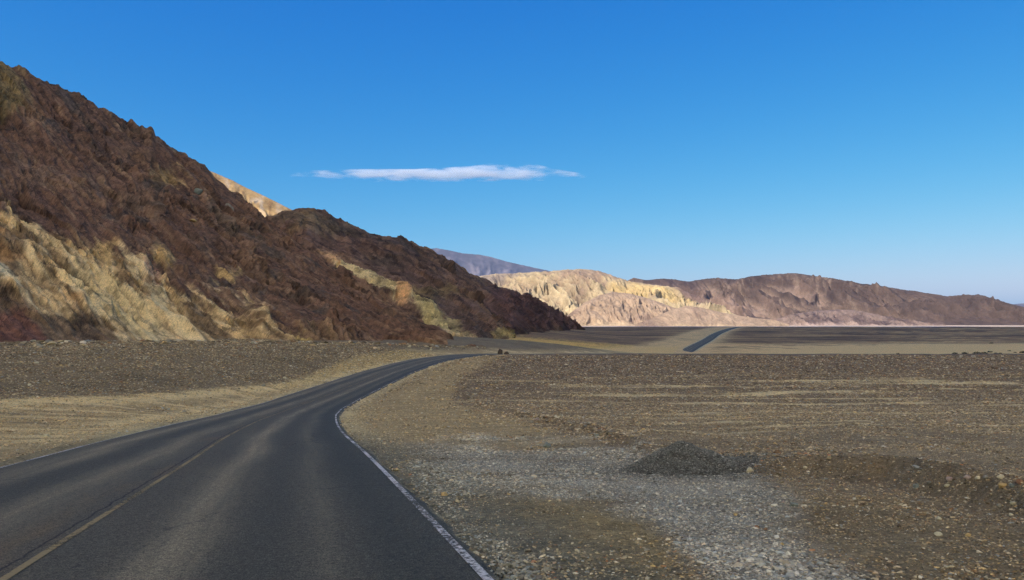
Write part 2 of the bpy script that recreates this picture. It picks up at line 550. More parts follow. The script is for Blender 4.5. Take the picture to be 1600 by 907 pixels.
def asphalt_mat():
    m, nt, b = mat_new('worn asphalt')
    L = nt.links.new
    uv = N(nt, 'ShaderNodeUVMap', uv_map='UVMap')
    sep = nt.nodes.new('ShaderNodeSeparateXYZ'); L(uv.outputs[0], sep.inputs[0])
    u, v = sep.outputs[0], sep.outputs[1]
    geo = nt.nodes.new('ShaderNodeNewGeometry')

    def noise(scale, vec=None, detail=4.0, rough=0.6):
        n = N(nt, 'ShaderNodeTexNoise', Scale=scale, Detail=detail, Roughness=rough)
        L(vec if vec is not None else geo.outputs['Position'], n.inputs['Vector'])
        return n.outputs['Fac']

    def scaled(sx, sy):
        n = N(nt, 'ShaderNodeVectorMath', operation='MULTIPLY'); L(uv.outputs[0], n.inputs[0])
        n.inputs[1].default_value = (sx, sy, 1); return n.outputs[0]

    def gauss(center, width, wob=None):
        x = mathn(nt, 'SUBTRACT', u, center)
        if wob is not None:
            x = mathn(nt, 'ADD', x, wob)
        x = mathn(nt, 'DIVIDE', x, width)
        x = mathn(nt, 'MULTIPLY', x, x)
        return mathn(nt, 'POWER', 2.718, mathn(nt, 'MULTIPLY', x, -1.0))

    def mix(f, a, bcol):
        n = N(nt, 'ShaderNodeMix', data_type='RGBA')
        L(f, n.inputs['Factor'])
        if isinstance(a, tuple):
            n.inputs['A'].default_value = a
        else:
            L(a, n.inputs['A'])
        n.inputs['B'].default_value = bcol
        return n.outputs['Result']
    wv = mathn(nt, 'MULTIPLY', mathn(nt, 'SUBTRACT', noise(0.35, scaled(0.2, 0.25)), 0.5), 0.9)
    base = tuple(AS_BASE) + (1,)
    c = mix(mathn(nt, 'MULTIPLY', noise(0.5, scaled(1.6, 0.10)), 0.85), base, tuple(AS_LIGHT) + (1,))
    # wheel paths, polished paler; oil-dark lane middles
    for cen, w, k in ((-2.55, 0.42, 0.55), (-0.95, 0.38, 0.5), (1.05, 0.34, 0.65), (2.3, 0.3, 0.25)):
        f = mathn(nt, 'MULTIPLY', gauss(cen, w, wv), mathn(nt, 'MULTIPLY', mathn(nt, 'SUBTRACT', noise(1.0, scaled(2.5, 0.13)), 0.25), k * 2.4, True))
        c = mix(mathn(nt, 'MINIMUM', f, 0.85), c, tuple(AS_PALE) + (1,))
    for cen, w, k in ((-1.75, 0.5, 0.5), (2.85, 0.45, 0.75), (1.75, 0.5, 0.45)):
        f = mathn(nt, 'MULTIPLY', gauss(cen, w, wv), k)
        c = mix(f, c, tuple(AS_DARK) + (1,))
    # brown stain and crack along the middle
    f = mathn(nt, 'MULTIPLY', gauss(-0.25, 0.3), mathn(nt, 'MULTIPLY', mathn(nt, 'SUBTRACT', noise(0.8, scaled(1.2, 0.22)), 0.5), 3.0, True))
    c = mix(mathn(nt, 'MINIMUM', f, 0.5), c, tuple(AS_BROWN) + (1,))
    wc = mathn(nt, 'MULTIPLY', mathn(nt, 'SUBTRACT', noise(2.5, scaled(0.05, 1.0)), 0.5), 0.12)
    f = mathn(nt, 'MULTIPLY', gauss(-0.10, 0.014, wc), 0.8)
    c = mix(f, c, (0.008, 0.007, 0.006, 1))
    # transverse cracks and tyre scuffs
    cr = N(nt, 'ShaderNodeTexVoronoi', feature='DISTANCE_TO_EDGE', Scale=0.22)
    wp = N(nt, 'ShaderNodeVectorMath', operation='ADD')
    nz = N(nt, 'ShaderNodeTexNoise', Scale=1.6, Detail=4.0)
    L(geo.outputs['Position'], nz.inputs['Vector'])
    L(geo.outputs['Position'], wp.inputs[0]); L(nz.outputs['Color'], wp.inputs[1])
    L(wp.outputs[0], cr.inputs['Vector'])
    f = mathn(nt, 'MULTIPLY', mathn(nt, 'LESS_THAN', cr.outputs['Distance'], 0.006), mathn(nt, 'GREATER_THAN', noise(0.3), 0.5))
    c = mix(mathn(nt, 'MULTIPLY', f, 0.35), c, (0.012, 0.011, 0.010, 1))
    # sand drifting over both edges
    ed = mathn(nt, 'ADD', mathn(nt, 'ABSOLUTE', u), mathn(nt, 'MULTIPLY', mathn(nt, 'SUBTRACT', noise(1.6), 0.5), 0.65))
    f = mathn(nt, 'MULTIPLY', mathn(nt, 'SUBTRACT', ed, 3.40), 3.2, True)
    c = mix(mathn(nt, 'MULTIPLY', f, 0.8), c, tuple(AS_SAND) + (1,))
    # stone chips
    g1 = noise(85.0, None, 3.0, 0.75)
    g2 = noise(22.0, None, 4.0, 0.7)
    k = mathn(nt, 'MULTIPLY', mathn(nt, 'ADD', mathn(nt, 'MULTIPLY', mathn(nt, 'SUBTRACT', g1, 0.5), 6.0), 1.0),
              mathn(nt, 'ADD', mathn(nt, 'MULTIPLY', mathn(nt, 'SUBTRACT', g2, 0.5), 2.0), 1.0))
    k = mathn(nt, 'MAXIMUM', k, 0.25)
    sc_ = N(nt, 'ShaderNodeVectorMath', operation='SCALE'); L(c, sc_.inputs[0]); L(k, sc_.inputs['Scale'])
    L(sc_.outputs[0], b.inputs['Base Color'])
    b.inputs['Roughness'].default_value = 0.82
    b.inputs['Specular IOR Level'].default_value = 0.25
    bp = N(nt, 'ShaderNodeBump', Strength=0.9, Distance=0.012)
    L(g1, bp.inputs['Height']); L(bp.outputs['Normal'], b.inputs['Normal'])
    return m


AS_BASE = sh(62, 62, 60); AS_LIGHT = sh(74, 73, 69); AS_PALE = sh(126, 121, 111)
AS_DARK = sh(48, 51, 50); AS_BROWN = sh(92, 78, 58); AS_SAND = sh(160, 148, 122)
AS_BASE, AS_LIGHT, AS_PALE, AS_DARK = (a_ * np.array([1.0, 0.94, 0.84]) for a_ in (AS_BASE, AS_LIGHT, AS_PALE, AS_DARK))
road = strip('road', -HW, HW, 0.0, asphalt_mat(), n=25, skirt=True, wob=0.22, kind='structure',
             label='winding two-lane asphalt road with faded markings')


def paint_mat(name, col, keep, scale):
    m, nt, b = mat_new(name)
    L = nt.links.new
    geo = nt.nodes.new('ShaderNodeNewGeometry')
    n = N(nt, 'ShaderNodeTexNoise', Scale=scale, Detail=6.0, Roughness=0.75)
    n2 = N(nt, 'ShaderNodeTexNoise', Scale=0.7, Detail=3.0)
    L(geo.outputs['Position'], n.inputs['Vector']); L(geo.outputs['Position'], n2.inputs['Vector'])
    s = mathn(nt, 'ADD', n.outputs['Fac'], mathn(nt, 'MULTIPLY', mathn(nt, 'SUBTRACT', n2.outputs['Fac'], 0.5), 0.5))
    f = mathn(nt, 'MULTIPLY', mathn(nt, 'SUBTRACT', s, keep), 7.0, True)
    b.inputs['Base Color'].default_value = (*col, 1)
    b.inputs['Roughness'].default_value = 0.8
    tr = nt.nodes.new('ShaderNodeBsdfTransparent')
    mx = nt.nodes.new('ShaderNodeMixShader')
    L(f, mx.inputs[0]); L(tr.outputs[0], mx.inputs[1]); L(b.outputs[0], mx.inputs[2])
    L(mx.outputs[0], nt.nodes['Material Output'].inputs['Surface'])
    return m


M_white = paint_mat('worn white road paint', (0.62, 0.56, 0.43), 0.42, 22.0)
M_yellow = paint_mat('worn yellow road paint', (0.30, 0.215, 0.085), 0.36, 22.0)
strip('edge_line', 3.25, 3.32, 0.005, M_white, parent=road, label='worn white line along the right edge of the road')
strip('edge_line', -3.32, -3.25, 0.005, M_white, parent=road, label='worn white line along the left edge of the road')
strip('centre_line', 0.0, 0.07, 0.005, M_yellow, parent=road, label='faded yellow line along the middle of the road')

# ------------------------------------------------------------------ hills
FALL = np.array([0.79, -0.62]); CONT = np.array([0.62, 0.79])


def make_hill(name, sil, basey, ridgey, p0, p1, ncol, nrow, disp, color, mat, back=(8, 0.8), foot=1.15, drop=2.0, zfoot=None, **props):
    """A hill as a real slope: foot line and crest line at their own distances, gullies and crags pushed out of the slope"""
    u = np.linspace(p0, p1, ncol)
    a = (u - 800) / F
    Yb = np.interp(u, *zip(*basey)); Yr = np.interp(u, *zip(*ridgey))
    pr = np.interp(u, *zip(*sil))
    pr = pr + 0
    zr = (HZ - pr) / F * Yr
    zb = ground_z(a * Yb, Yb) - drop if zfoot is None else np.full(u.size, zfoot)
    zr = np.maximum(zr, zb + 0.5)
    nb, frac = back
    T = np.concatenate([np.linspace(0, 1, nrow), 1 + frac * (np.arange(1, nb + 1) / nb)])
    tt = np.minimum(T, 1)[:, None]; tb = np.maximum(T - 1, 0)[:, None]
    Y = Yb[None] + (Yr - Yb)[None] * tt + (Yr - Yb)[None] * tb
    X = a[None] * Y
    g = tt ** foot
    g = g * (1 - 0.10 * tt ** 6) + 0.10 * tt ** 6
    Z = zb[None] + (zr - zb)[None] * g - (zr - zb)[None] * (tb * 0.9 + tb * tb * 0.5)
    P = np.stack([X, Y, Z], -1)
    dU = np.gradient(P, axis=1); dT = np.gradient(P, axis=0)
    n = np.cross(dU, dT); n /= np.linalg.norm(n, axis=-1, keepdims=True) + 1e-9
    n[n[..., 2] < 0] *= -1
    tfull = np.repeat(np.minimum(T, 2)[:, None], ncol, 1)
    px, py = project(X, Y, Z)
    D = disp(X, Y, Z, tfull, px, py)
    P = P + n * D[..., None]
    fp = P.reshape(-1, 3)
    c = (HILL if mat in (M_rock, M_rear) else 1.0) * color(X.ravel(), Y.ravel(), Z.ravel(), tfull.ravel(), px.ravel(), py.ravel(), D.ravel())
    me = mesh_np(name, fp, grid_faces(len(T), ncol), col=tone(c), smooth=mat not in (M_rock, M_rear))
    return obj(name, me, mat, kind='structure', **props)


M_rock = vcol_mat('brown hillside rock', (0.25, 1.6, 7.0), (0.6, 1.0, 2.2), 0.16, 3.5)
M_rear = vcol_mat('brown far hillside rock', (0.10, 0.7, 3.0), (0.6, 1.0, 2.2), 0.3, 1.6)
M_bad = vcol_mat('dry clay hills', (0.02, 0.12, 0.5), (0.6, 0.9, 0.9), 1.2, 0.2)
M_mtn = vcol_mat('haze-tinted mountain rock', (0.003, 0.012), (0.5, 0.7), 8.0, 0.01)


def slope_coords(X, Y):
    return X * CONT[0] + Y * CONT[1], X * FALL[0] + Y * FALL[1]


def rock_zone(px, py):
    """1 on the craggy upper rock, 0 on the smoother lower slopes"""
    return ss(-25, 35, np.interp(px, [-800, 0, 60, 160, 250, 350, 430, 480, 760], [330, 345, 360, 392, 432, 468, 515, 548, 600]) - py)


def front_fields(X, Y):
    c, f = slope_coords(X, Y)
    w1 = fbm(c * 0.03, f * 0.03, 61, 3)
    gul = ridged(c / 26 + 0.5 * w1, f / 95 + 0.35 * w1, 62, 3)
    rib = ridged(c / 9 + 0.5 * w1 + 0.3 * fbm(c * .1, f * .1, 60, 2), f / 34, 63, 3)
    patch = ss(0.0, 0.28, fbm(c * 0.05, f * 0.028, 66, 5, gain=0.6))
    return c, f, w1, gul, rib, patch


def disp_front(X, Y, Z, t, px, py):
    c, f, w1, gul, rib, patch = front_fields(X, Y)
    foot = ss(0.0, 0.12, t); crest = 1 - 0.72 * ss(0.80, 1.0, t) * (t <= 1.3)
    rz = rock_zone(px, py)
    wob = fbm(c * 0.25, f * 0.2, 60, 3)
    # blocks of broken rock in three sizes, drawn out along the bedding
    b1, e1 = cells(c / 4.2 + 0.4 * wob, f / 15 + 0.3 * wob, 301)
    b2, e2 = cells(c / 1.8 + 0.5 * wob, f / 6 + 0.3 * wob, 302)
    b3, e3 = cells(c / 0.8, f / 2.2, 303)
    b4, e4 = cells(c / 0.45, f / 0.7, 304)
    blocks = 1.8 * (b1 - 0.5) + 1.5 * (b2 - 0.5) + 0.9 * (b3 - 0.5) + 0.35 * (b4 - 0.5) - 0.7 * ss(0.10, 0.0, e1) - 0.4 * ss(0.12, 0.0, e2)
    thin = ridged(c / 2.6 + 0.6 * w1 + 0.25 * wob, f / 20, 73, 3) - 0.5
    rough = fbm(c * 1.1, f * 0.9, 65, 3, gain=0.65)
    D = 4.2 * (gul - 0.55) * crest + 1.6 * (rib - 0.55) * (0.55 + 0.45 * (1 - rz)) + 1.15 * thin
    D = D + rz * (blocks * (0.10 + 0.90 * patch) + 0.16 * rough) * (0.5 + 0.5 * crest)
    D = D + (1 - rz) * (0.10 * rough + 0.5 * blocks * ss(0.05, 0.3, fbm(c * .07, f * .06, 68, 3)))
    wob2 = fbm(c * 0.09, f * 0.07, 59, 3)
    D = D + rz * (0.35 + 0.65 * patch) * (0.25 + 0.75 * crest) * (2.6 * facets(c / 11 + 0.5 * wob2, f / 26 + 0.5 * wob2, 321) + 1.3 * facets(c / 5 + 0.4 * wob, f / 11 + 0.4 * wob, 322))
    # knuckles of rock along the skyline
    D = D + 1.1 * rz * ss(0.86, 1.0, t) * ss(0.15, 0.5, fbm(c * 0.12, f * 0.03, 69, 3)) * (t < 1.2) * (0.4 + b2)
    # cliff band where the crags end above the pale slopes
    band = np.exp(-((py - np.interp(px, [-800, 0, 60, 160, 250, 350, 430, 480, 760], [345, 360, 378, 410, 448, 486, 530, 565, 620])) / 24) ** 2)
    D = D + band * (1.8 * (ridged(c / 5, f / 14, 70, 4) - 0.45) + 1.2 * (b1 - 0.4) + 0.8 * (b2 - 0.5)) * (px < 520)
    return D * foot


HILL = np.array([0.96, 0.98, 1.04])      # the hillside rock is paler than it looks in the shade
FB = sh(80, 62, 54)


def col_front(X, Y, Z, t, px, py, D):
    c, f, w1, gul, rib, patch = front_fields(X, Y)
    w = fbm(c * 0.07, f * 0.05, 81, 4); w2 = fbm(c * 0.40, f * 0.09, 82, 4); w3 = fbm(c * 1.1, f * 0.9, 83, 3)
    wp = 20 * w + 28 * w2 + 9 * w3
    b2, e2 = cells(c / 1.8, f / 6, 302); b3, e3 = cells(c / 0.8, f / 2.2, 303); b4, e4 = cells(c / 0.4, f / 0.9, 304)
    C = np.tile(FB, (X.size, 1))
    C = mixc(C, sh(92, 74, 62), ss(0.0, 0.5, w) * 0.7)
    C = mixc(C, sh(60, 53, 50), patch * ss(-0.1, 0.35, fbm(c * 0.06, f * 0.05, 84, 4)) * 0.9)
    C = mixc(C, sh(56, 53, 53), ss(0.2, 0.4, fbm(c * 0.10, f * 0.09, 85, 4)) * 0.7)
    # paler scree lying in the chutes between the ribs
    chute = ss(0.42, 0.2, rib + 0.15 * w2)
    C = mixc(C, sh(98, 80, 68), chute * (1 - 0.7 * patch) * 0.6)
    C = mixc(C, sh(110, 93, 78), ss(0.25, 0.45, fbm(c * 0.5, f * 0.04, 86, 4)) * 0.5)
    # green-brown scree below the left skyline, tan pocket on the ridge
    C = mixc(C, sh(94, 84, 60), polymask(px, py, [(-60, 80), (20, 100), (40, 150), (0, 175), (-60, 170)], 12, wp) * 0.7)
    C = mixc(C, sh(126, 106, 76), polymask(px, py, [(238, 268), (275, 258), (288, 285), (255, 292)], 10, 0.8 * wp) * 0.75)
    # tan apron
    tan = polymask(px, py, [(-300, 300), (0, 338), (40, 342), (80, 362), (130, 372), (165, 398), (225, 410), (262, 440), (310, 452), (372, 478), (410, 500), (440, 522), (482, 552), (-300, 600)], 9, wp)
    st = fbm(c * 0.5, f * 0.016, 91, 5, gain=0.66) + 0.35 * (rib - 0.5)
    tc = np.tile(sh(142, 123, 95), (X.size, 1))
    tc = mixc(tc, sh(186, 170, 139), ss(0.02, 0.3, st))
    tc = mixc(tc, sh(94, 77, 57), ss(0.0, 0.35, -st))
    tc = mixc(tc, sh(84, 70, 56), ss(0.0, 0.22, fbm(c * 0.16, f * 0.05, 92, 4) + 0.5 * (0.42 - rib)) * 0.9)
    tc = mixc(tc, sh(134, 102, 68), ss(0.2, 0.5, fbm(c * 0.09, f * 0.09, 93, 3)) * 0.5)
    C = C * (1 - tan[:, None]) + tc * tan[:, None]
    C = mixc(C, sh(160, 146, 116), polymask(px, py, [(120, 415), (180, 440), (250, 500), (262, 530), (215, 530), (150, 480), (90, 440)], 8, 0.6 * wp) * 0.6)
    C = mixc(C, sh(168, 158, 136), polymask(px, py, [(-40, 385), (10, 420), (30, 450), (5, 445), (-40, 430)], 5, 0.4 * wp) * 0.8)
    C = mixc(C, sh(176, 160, 124), polymask(px, py, [(150, 455), (210, 498), (245, 520), (235, 522), (185, 492), (145, 462)], 4, 0.3 * wp) * 0.8)
    C = mixc(C, sh(84, 70, 58), polymask(px, py, [(-200, 430), (0, 448), (50, 470), (120, 495), (180, 525), (215, 548), (-200, 548)], 8, 0.8 * wp) * 0.95)
    C = mixc(C, sh(84, 58, 51), polymask(px, py, [(-200, 470), (0, 474), (35, 484), (62, 510), (82, 540), (-200, 540)], 6, 0.5 * wp) * 0.9)
    # small pale and ochre pockets along the crag foot
    for q in ([(340, 420), (372, 428), (366, 440), (345, 432)], [(240, 395), (272, 405), (262, 415), (243, 408)], [(130, 385), (175, 385), (170, 402), (135, 400)]):
        C = mixc(C, sh(150, 128, 92), polymask(px, py, q, 5, 0.5 * wp) * 0.75)
    C = mixc(C, sh(90, 62, 70), polymask(px, py, [(225, 418), (250, 420), (250, 445), (232, 440)], 6, 0.6 * wp) * 0.5)
    # streaks of scree on the bare lower right flank
    C = mixc(C, sh(100, 84, 66), polymask(px, py, [(440, 515), (560, 530), (700, 548), (480, 556)], 8, 0.6 * wp) * 0.5)
    C = mixc(C, sh(136, 122, 78), polymask(px, py, [(452, 522), (478, 530), (500, 545), (470, 545)], 5, 0.5 * wp) * 0.7)
    g = 1.04 + 0.36 * w2 + 0.3 * w3 + (0.25 + 0.6 * patch) * (b2 - 0.5) + (0.45 + 0.5 * patch) * (b3 - 0.5) + 0.7 * (b4 - 0.5)
    return C * np.clip(g, 0.4, 1.8)[:, None]


SIL1 = [(-900, -270), (-400, -60), (-100, 60), (0, 98), (30, 108), (60, 121), (100, 136), (130, 150), (160, 168), (185, 181), (215, 195), (228, 197), (240, 200), (243, 212),
        (258, 222), (275, 234), (300, 247), (320, 256), (330, 266), (336, 277), (360, 296), (390, 318), (415, 338), (450, 362), (520, 412), (600, 468), (660, 502), (705, 524), (760, 552)]
front_hill = make_hill('hill', SIL1,
                       [(-900, 64), (-400, 79), (0, 97), (200, 110), (440, 130), (690, 160), (760, 172)],
                       [(-900, 145), (-400, 180), (0, 220), (240, 245), (415, 255), (520, 240), (600, 225), (700, 196), (760, 180)],
                       -620, 758, 800, 300, disp_front, col_front, M_rock,
                       label='steep dark brown rocky hillside with tan lower slopes on the left')


def disp_rear(X, Y, Z, t, px, py):
    c, f = slope_coords(X, Y)
    w1 = fbm(c * 0.015, f * 0.015, 161, 3)
    foot = ss(0.0, 0.1, t); crest = 1 - 0.75 * ss(0.78, 1.0, t)
    gul = ridged(c / 48 + 0.5 * w1, f / 150, 162, 3) - 0.55
    rib = ridged(c / 17 + 0.6 * w1, f / 60, 163, 4) - 0.55
    crag = ridged(c / 11 + f / 40, f / 16, 164, 5, gain=0.62) - 0.5
    patch = ss(0.0, 0.35, fbm(c * 0.022, f * 0.014, 166, 4))
    cliff = polymask(px.ravel(), py.ravel(), [(770, 450), (820, 455), (880, 480), (908, 512), (830, 512), (815, 490)], 8).reshape(px.shape)
    D = 7.0 * gul * crest + 2.8 * rib * crest + 1.8 * crag * (0.12 + 0.88 * np.maximum(patch, cliff)) * (0.35 + 0.65 * crest) + 0.7 * fbm(c * .4, f * .35, 165, 4)
    b1, e1 = cells(c / 9, f / 28, 311); b2, e2 = cells(c / 4, f / 12, 312)
    D = D + (2.4 * (b1 - 0.5) + 2.0 * (b2 - 0.5)) * (0.12 + 0.88 * np.maximum(patch, cliff)) * (0.5 + 0.5 * crest)
    D = D + 1.6 * (ridged(c / 5.5 + 0.6 * w1, f / 45, 169, 3) - 0.5)
    D = D + (0.35 + 0.65 * patch) * (0.4 + 0.6 * crest) * (4.5 * facets(c / 22 + 0.4 * w1, f / 50 + 0.4 * w1, 323) + 2.2 * facets(c / 10, f / 22, 324))
    D = D + cliff * 4.0 * (ridged(px / 9.0, py / 60.0, 167, 3) - 0.5)
    # pale outcrops standing out of the slope
    for q, h in (([(512, 398), (560, 425), (610, 448), (640, 462), (640, 476), (590, 462), (530, 432)], 2.0), ([(620, 448), (645, 450), (640, 476), (626, 474)], 1.3), ([(640, 470), (672, 474), (690, 490), (660, 492)], 2.0)):
        m = polymask(px.ravel(), py.ravel(), q, 5).reshape(px.shape)
        D = D + m * h * (0.4 + ridged(c / 7, f / 7, 168, 3))
    return D * foot


def col_rear(X, Y, Z, t, px, py, D):
    c, f = slope_coords(X, Y)
    w = fbm(c * 0.035, f * 0.025, 181, 4); w2 = fbm(c * 0.18, f * 0.06, 182, 4); w3 = fbm(c * 0.55, f * 0.45, 183, 3)
    wp = 10 * w + 8 * w2 + 5 * w3
    C = np.tile(sh(80, 63, 56), (X.size, 1))
    C = mixc(C, sh(98, 78, 64), ss(0.0, 0.5, w) * 0.8)
    C = mixc(C, sh(62, 54, 50), ss(0.05, 0.45, fbm(c * 0.03, f * 0.03, 184, 4)) * 0.8)
    C = mixc(C, sh(112, 94, 66), ss(0.15, 0.45, fbm(c * 0.03, f * 0.016, 185, 4)) * 0.5)
    C = mixc(C, sh(96, 84, 58), polymask(px, py, [(600, 440), (700, 450), (720, 462), (640, 462)], 8, wp) * 0.6)
    C = mixc(C, sh(74, 66, 56), polymask(px, py, [(410, 330), (460, 326), (560, 352), (520, 372), (440, 352)], 8, wp) * 0.6)
    for q, k in (([(512, 398), (560, 428), (612, 446), (645, 462), (640, 474), (590, 460), (545, 440), (525, 420)], sh(166, 150, 116)),
                 ([(620, 449), (646, 452), (644, 462), (630, 476), (622, 470)], sh(160, 124, 92)),
                 ([(642, 470), (672, 474), (690, 496), (720, 520), (690, 518), (662, 506), (655, 486)], sh(138, 126, 92)),
                 ([(690, 488), (712, 498), (742, 522), (712, 520)], sh(116, 104, 78)),
                 ([(500, 392), (530, 402), (528, 416), (510, 408)], sh(158, 126, 96))):
        C = mixc(C, k, polymask(px, py, q, 4, 0.7 * wp) * 0.9)
    C = mixc(C, sh(80, 58, 56), polymask(px, py, [(770, 446), (830, 458), (885, 485), (915, 515), (800, 515), (760, 470)], 8, wp) * 0.7)
    C = mixc(C, sh(140, 126, 100), polymask(px, py, [(690, 520), (760, 530), (790, 545), (720, 530)], 2, 0.3 * wp) * 0.6)
    C = mixc(C, sh(130, 116, 76), polymask(px, py, [(765, 518), (830, 528), (840, 536), (780, 530)], 3, 0.3 * wp) * 0.7)
    b2, e2 = cells(c / 4, f / 8, 312); b3, e3 = cells(c / 1.8, f / 3, 313)
    g = 1.04 + 0.34 * w2 + 0.42 * w3 + 0.75 * (b2 - 0.5) + 0.8 * (b3 - 0.5)
    return C * np.clip(g, 0.45, 1.7)[:, None]


SIL2 = [(300, 350), (380, 345), (415, 338), (440, 331), (462, 327), (490, 326), (515, 334), (545, 347), (575, 360), (592, 366), (612, 367), (626, 366), (640, 378), (656, 385), (672, 388),
        (700, 405), (730, 423), (755, 436), (775, 446), (792, 452), (800, 453), (812, 461), (830, 463), (850, 473), (866, 479), (882, 488), (893, 498), (905, 509), (915, 514)]
rear_hill = make_hill('hill', SIL2,
                      [(300, 300), (415, 290), (600, 250), (745, 232), (800, 330), (830, 440), (860, 530), (900, 640), (915, 680)],
                      [(300, 420), (490, 420), (625, 450), (750, 540), (830, 620), (900, 690), (915, 700)],
                      300, 913, 460, 190, disp_rear, col_rear, M_rear, drop=2.5,
                      label='dark brown hill with pale outcrops behind the steep hillside')


# --- sunlit hills beyond the shaded flat
def disp_bad(seed, big, mid, fine, sc_, dip=0.0):
    """gullies running down towards the flat: broad spurs, side gullies, fine flutes"""
    def f(X, Y, Z, t, px, py):
        foot = ss(0.02, 0.22, t); crest = 1 - 0.93 * ss(0.72, 1.0, t)
        w = fbm(X / (2.0 * sc_), Y / (3.0 * sc_), seed, 3)
        x = X + dip * Y + 0.55 * sc_ * w
        b = ridged(x / (1.3 * sc_), Y / (3.0 * sc_), seed + 1, 2) - 0.55
        x2 = x + 0.25 * sc_ * b * 2
        m = ridged(x2 / (0.42 * sc_), Y / (1.3 * sc_) + 0.3 * w, seed + 2, 2) - 0.55
        q = ridged(x2 / (0.14 * sc_) + 0.6 * m, Y / (0.7 * sc_), seed + 3, 2) - 0.55
        q2 = ridged(x2 / (0.06 * sc_) + 0.5 * m, Y / (0.5 * sc_), seed + 4, 2) - 0.55
        return (big * b * crest + mid * m * crest + fine * q * (0.05 + 0.95 * crest) + 0.45 * fine * q2 * (0.15 + 0.85 * crest)) * foot
    return f


def col_tan(X, Y, Z, t, px, py, D):
    w = fbm(X / 70, Y / 120, 201, 4); w2 = fbm(X / 16 + 2 * t, t * 3, 202, 4); w3 = fbm(X / 9, Y / 14, 203, 3)
    wp = 7 * w + 5 * w2
    C = np.tile(lt(222, 198, 148), (X.size, 1))
    C = mixc(C, lt(196, 168, 134), ss(0.0, 0.5, w))
    C = mixc(C, lt(240, 214, 150), ss(0.1, 0.45, w2) * 0.3)
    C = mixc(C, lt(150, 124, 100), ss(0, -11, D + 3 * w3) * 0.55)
    C = mixc(C, lt(168, 142, 118), ss(0.12, 0.45, fbm(X / 45, Z / 12, 204, 4)) * 0.6)
    C = mixc(C, lt(150, 136, 120), polymask(px, py, [(745, 432), (800, 424), (812, 430), (770, 440), (750, 442)], 4, wp) * 0.8)
    C = mixc(C, lt(176, 150, 122), polymask(px, py, [(870, 424), (910, 418), (950, 424), (935, 434), (890, 434)], 5, wp) * 0.7)
    C = mixc(C, lt(238, 204, 128), polymask(px, py, [(960, 440), (1050, 450), (1080, 474), (1000, 470), (940, 448)], 5, wp) * 0.6)
    C = mixc(C, lt(120, 96, 92), polymask(px, py, [(1030, 436), (1090, 440), (1110, 480), (1085, 470), (1060, 452)], 5, wp) * 0.7)
    C = mixc(C, lt(240, 216, 160), polymask(px, py, [(880, 470), (905, 472), (930, 494), (900, 500)], 5, wp) * 0.5)
    return C * np.clip(1 + 0.2 * w3 + 0.15 * w2, 0.5, 1.5)[:, None]


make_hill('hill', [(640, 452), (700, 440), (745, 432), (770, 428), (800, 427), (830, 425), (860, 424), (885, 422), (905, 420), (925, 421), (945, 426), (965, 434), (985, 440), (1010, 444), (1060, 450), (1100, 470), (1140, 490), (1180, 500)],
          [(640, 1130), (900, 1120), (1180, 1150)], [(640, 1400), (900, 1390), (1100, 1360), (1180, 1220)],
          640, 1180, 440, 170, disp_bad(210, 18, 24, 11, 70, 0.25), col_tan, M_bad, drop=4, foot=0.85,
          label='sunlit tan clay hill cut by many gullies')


def col_mound(X, Y, Z, t, px, py, D):
    w = fbm(X / 50, Y / 90, 221, 4); w3 = fbm(X / 7, Y / 10, 223, 3)
    C = np.tile(lt(206, 176, 138), (X.size, 1))
    C = mixc(C, lt(176, 148, 120), ss(0.0, 0.5, w))
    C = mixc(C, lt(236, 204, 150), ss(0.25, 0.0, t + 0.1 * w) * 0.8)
    return C * np.clip(1 + 0.22 * w3, 0.5, 1.5)[:, None]


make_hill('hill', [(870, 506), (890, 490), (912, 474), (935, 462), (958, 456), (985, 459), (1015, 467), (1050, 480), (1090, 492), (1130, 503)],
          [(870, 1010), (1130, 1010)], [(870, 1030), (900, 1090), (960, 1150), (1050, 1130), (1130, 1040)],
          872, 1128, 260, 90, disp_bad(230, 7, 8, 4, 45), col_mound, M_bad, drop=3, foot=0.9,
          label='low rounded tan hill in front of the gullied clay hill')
make_hill('hill', [(990, 508), (1020, 497), (1045, 486), (1072, 478), (1095, 481), (1130, 489), (1170, 496), (1210, 500), (1235, 508)],
          [(990, 968), (1235, 968)], [(990, 980), (1072, 1030), (1200, 1000), (1235, 980)],
          992, 1233, 200, 60, disp_bad(240, 2.0, 1.6, 0.8, 40), col_mound, M_bad, drop=3, foot=0.9,
          label='smooth low tan mound beside the far road')


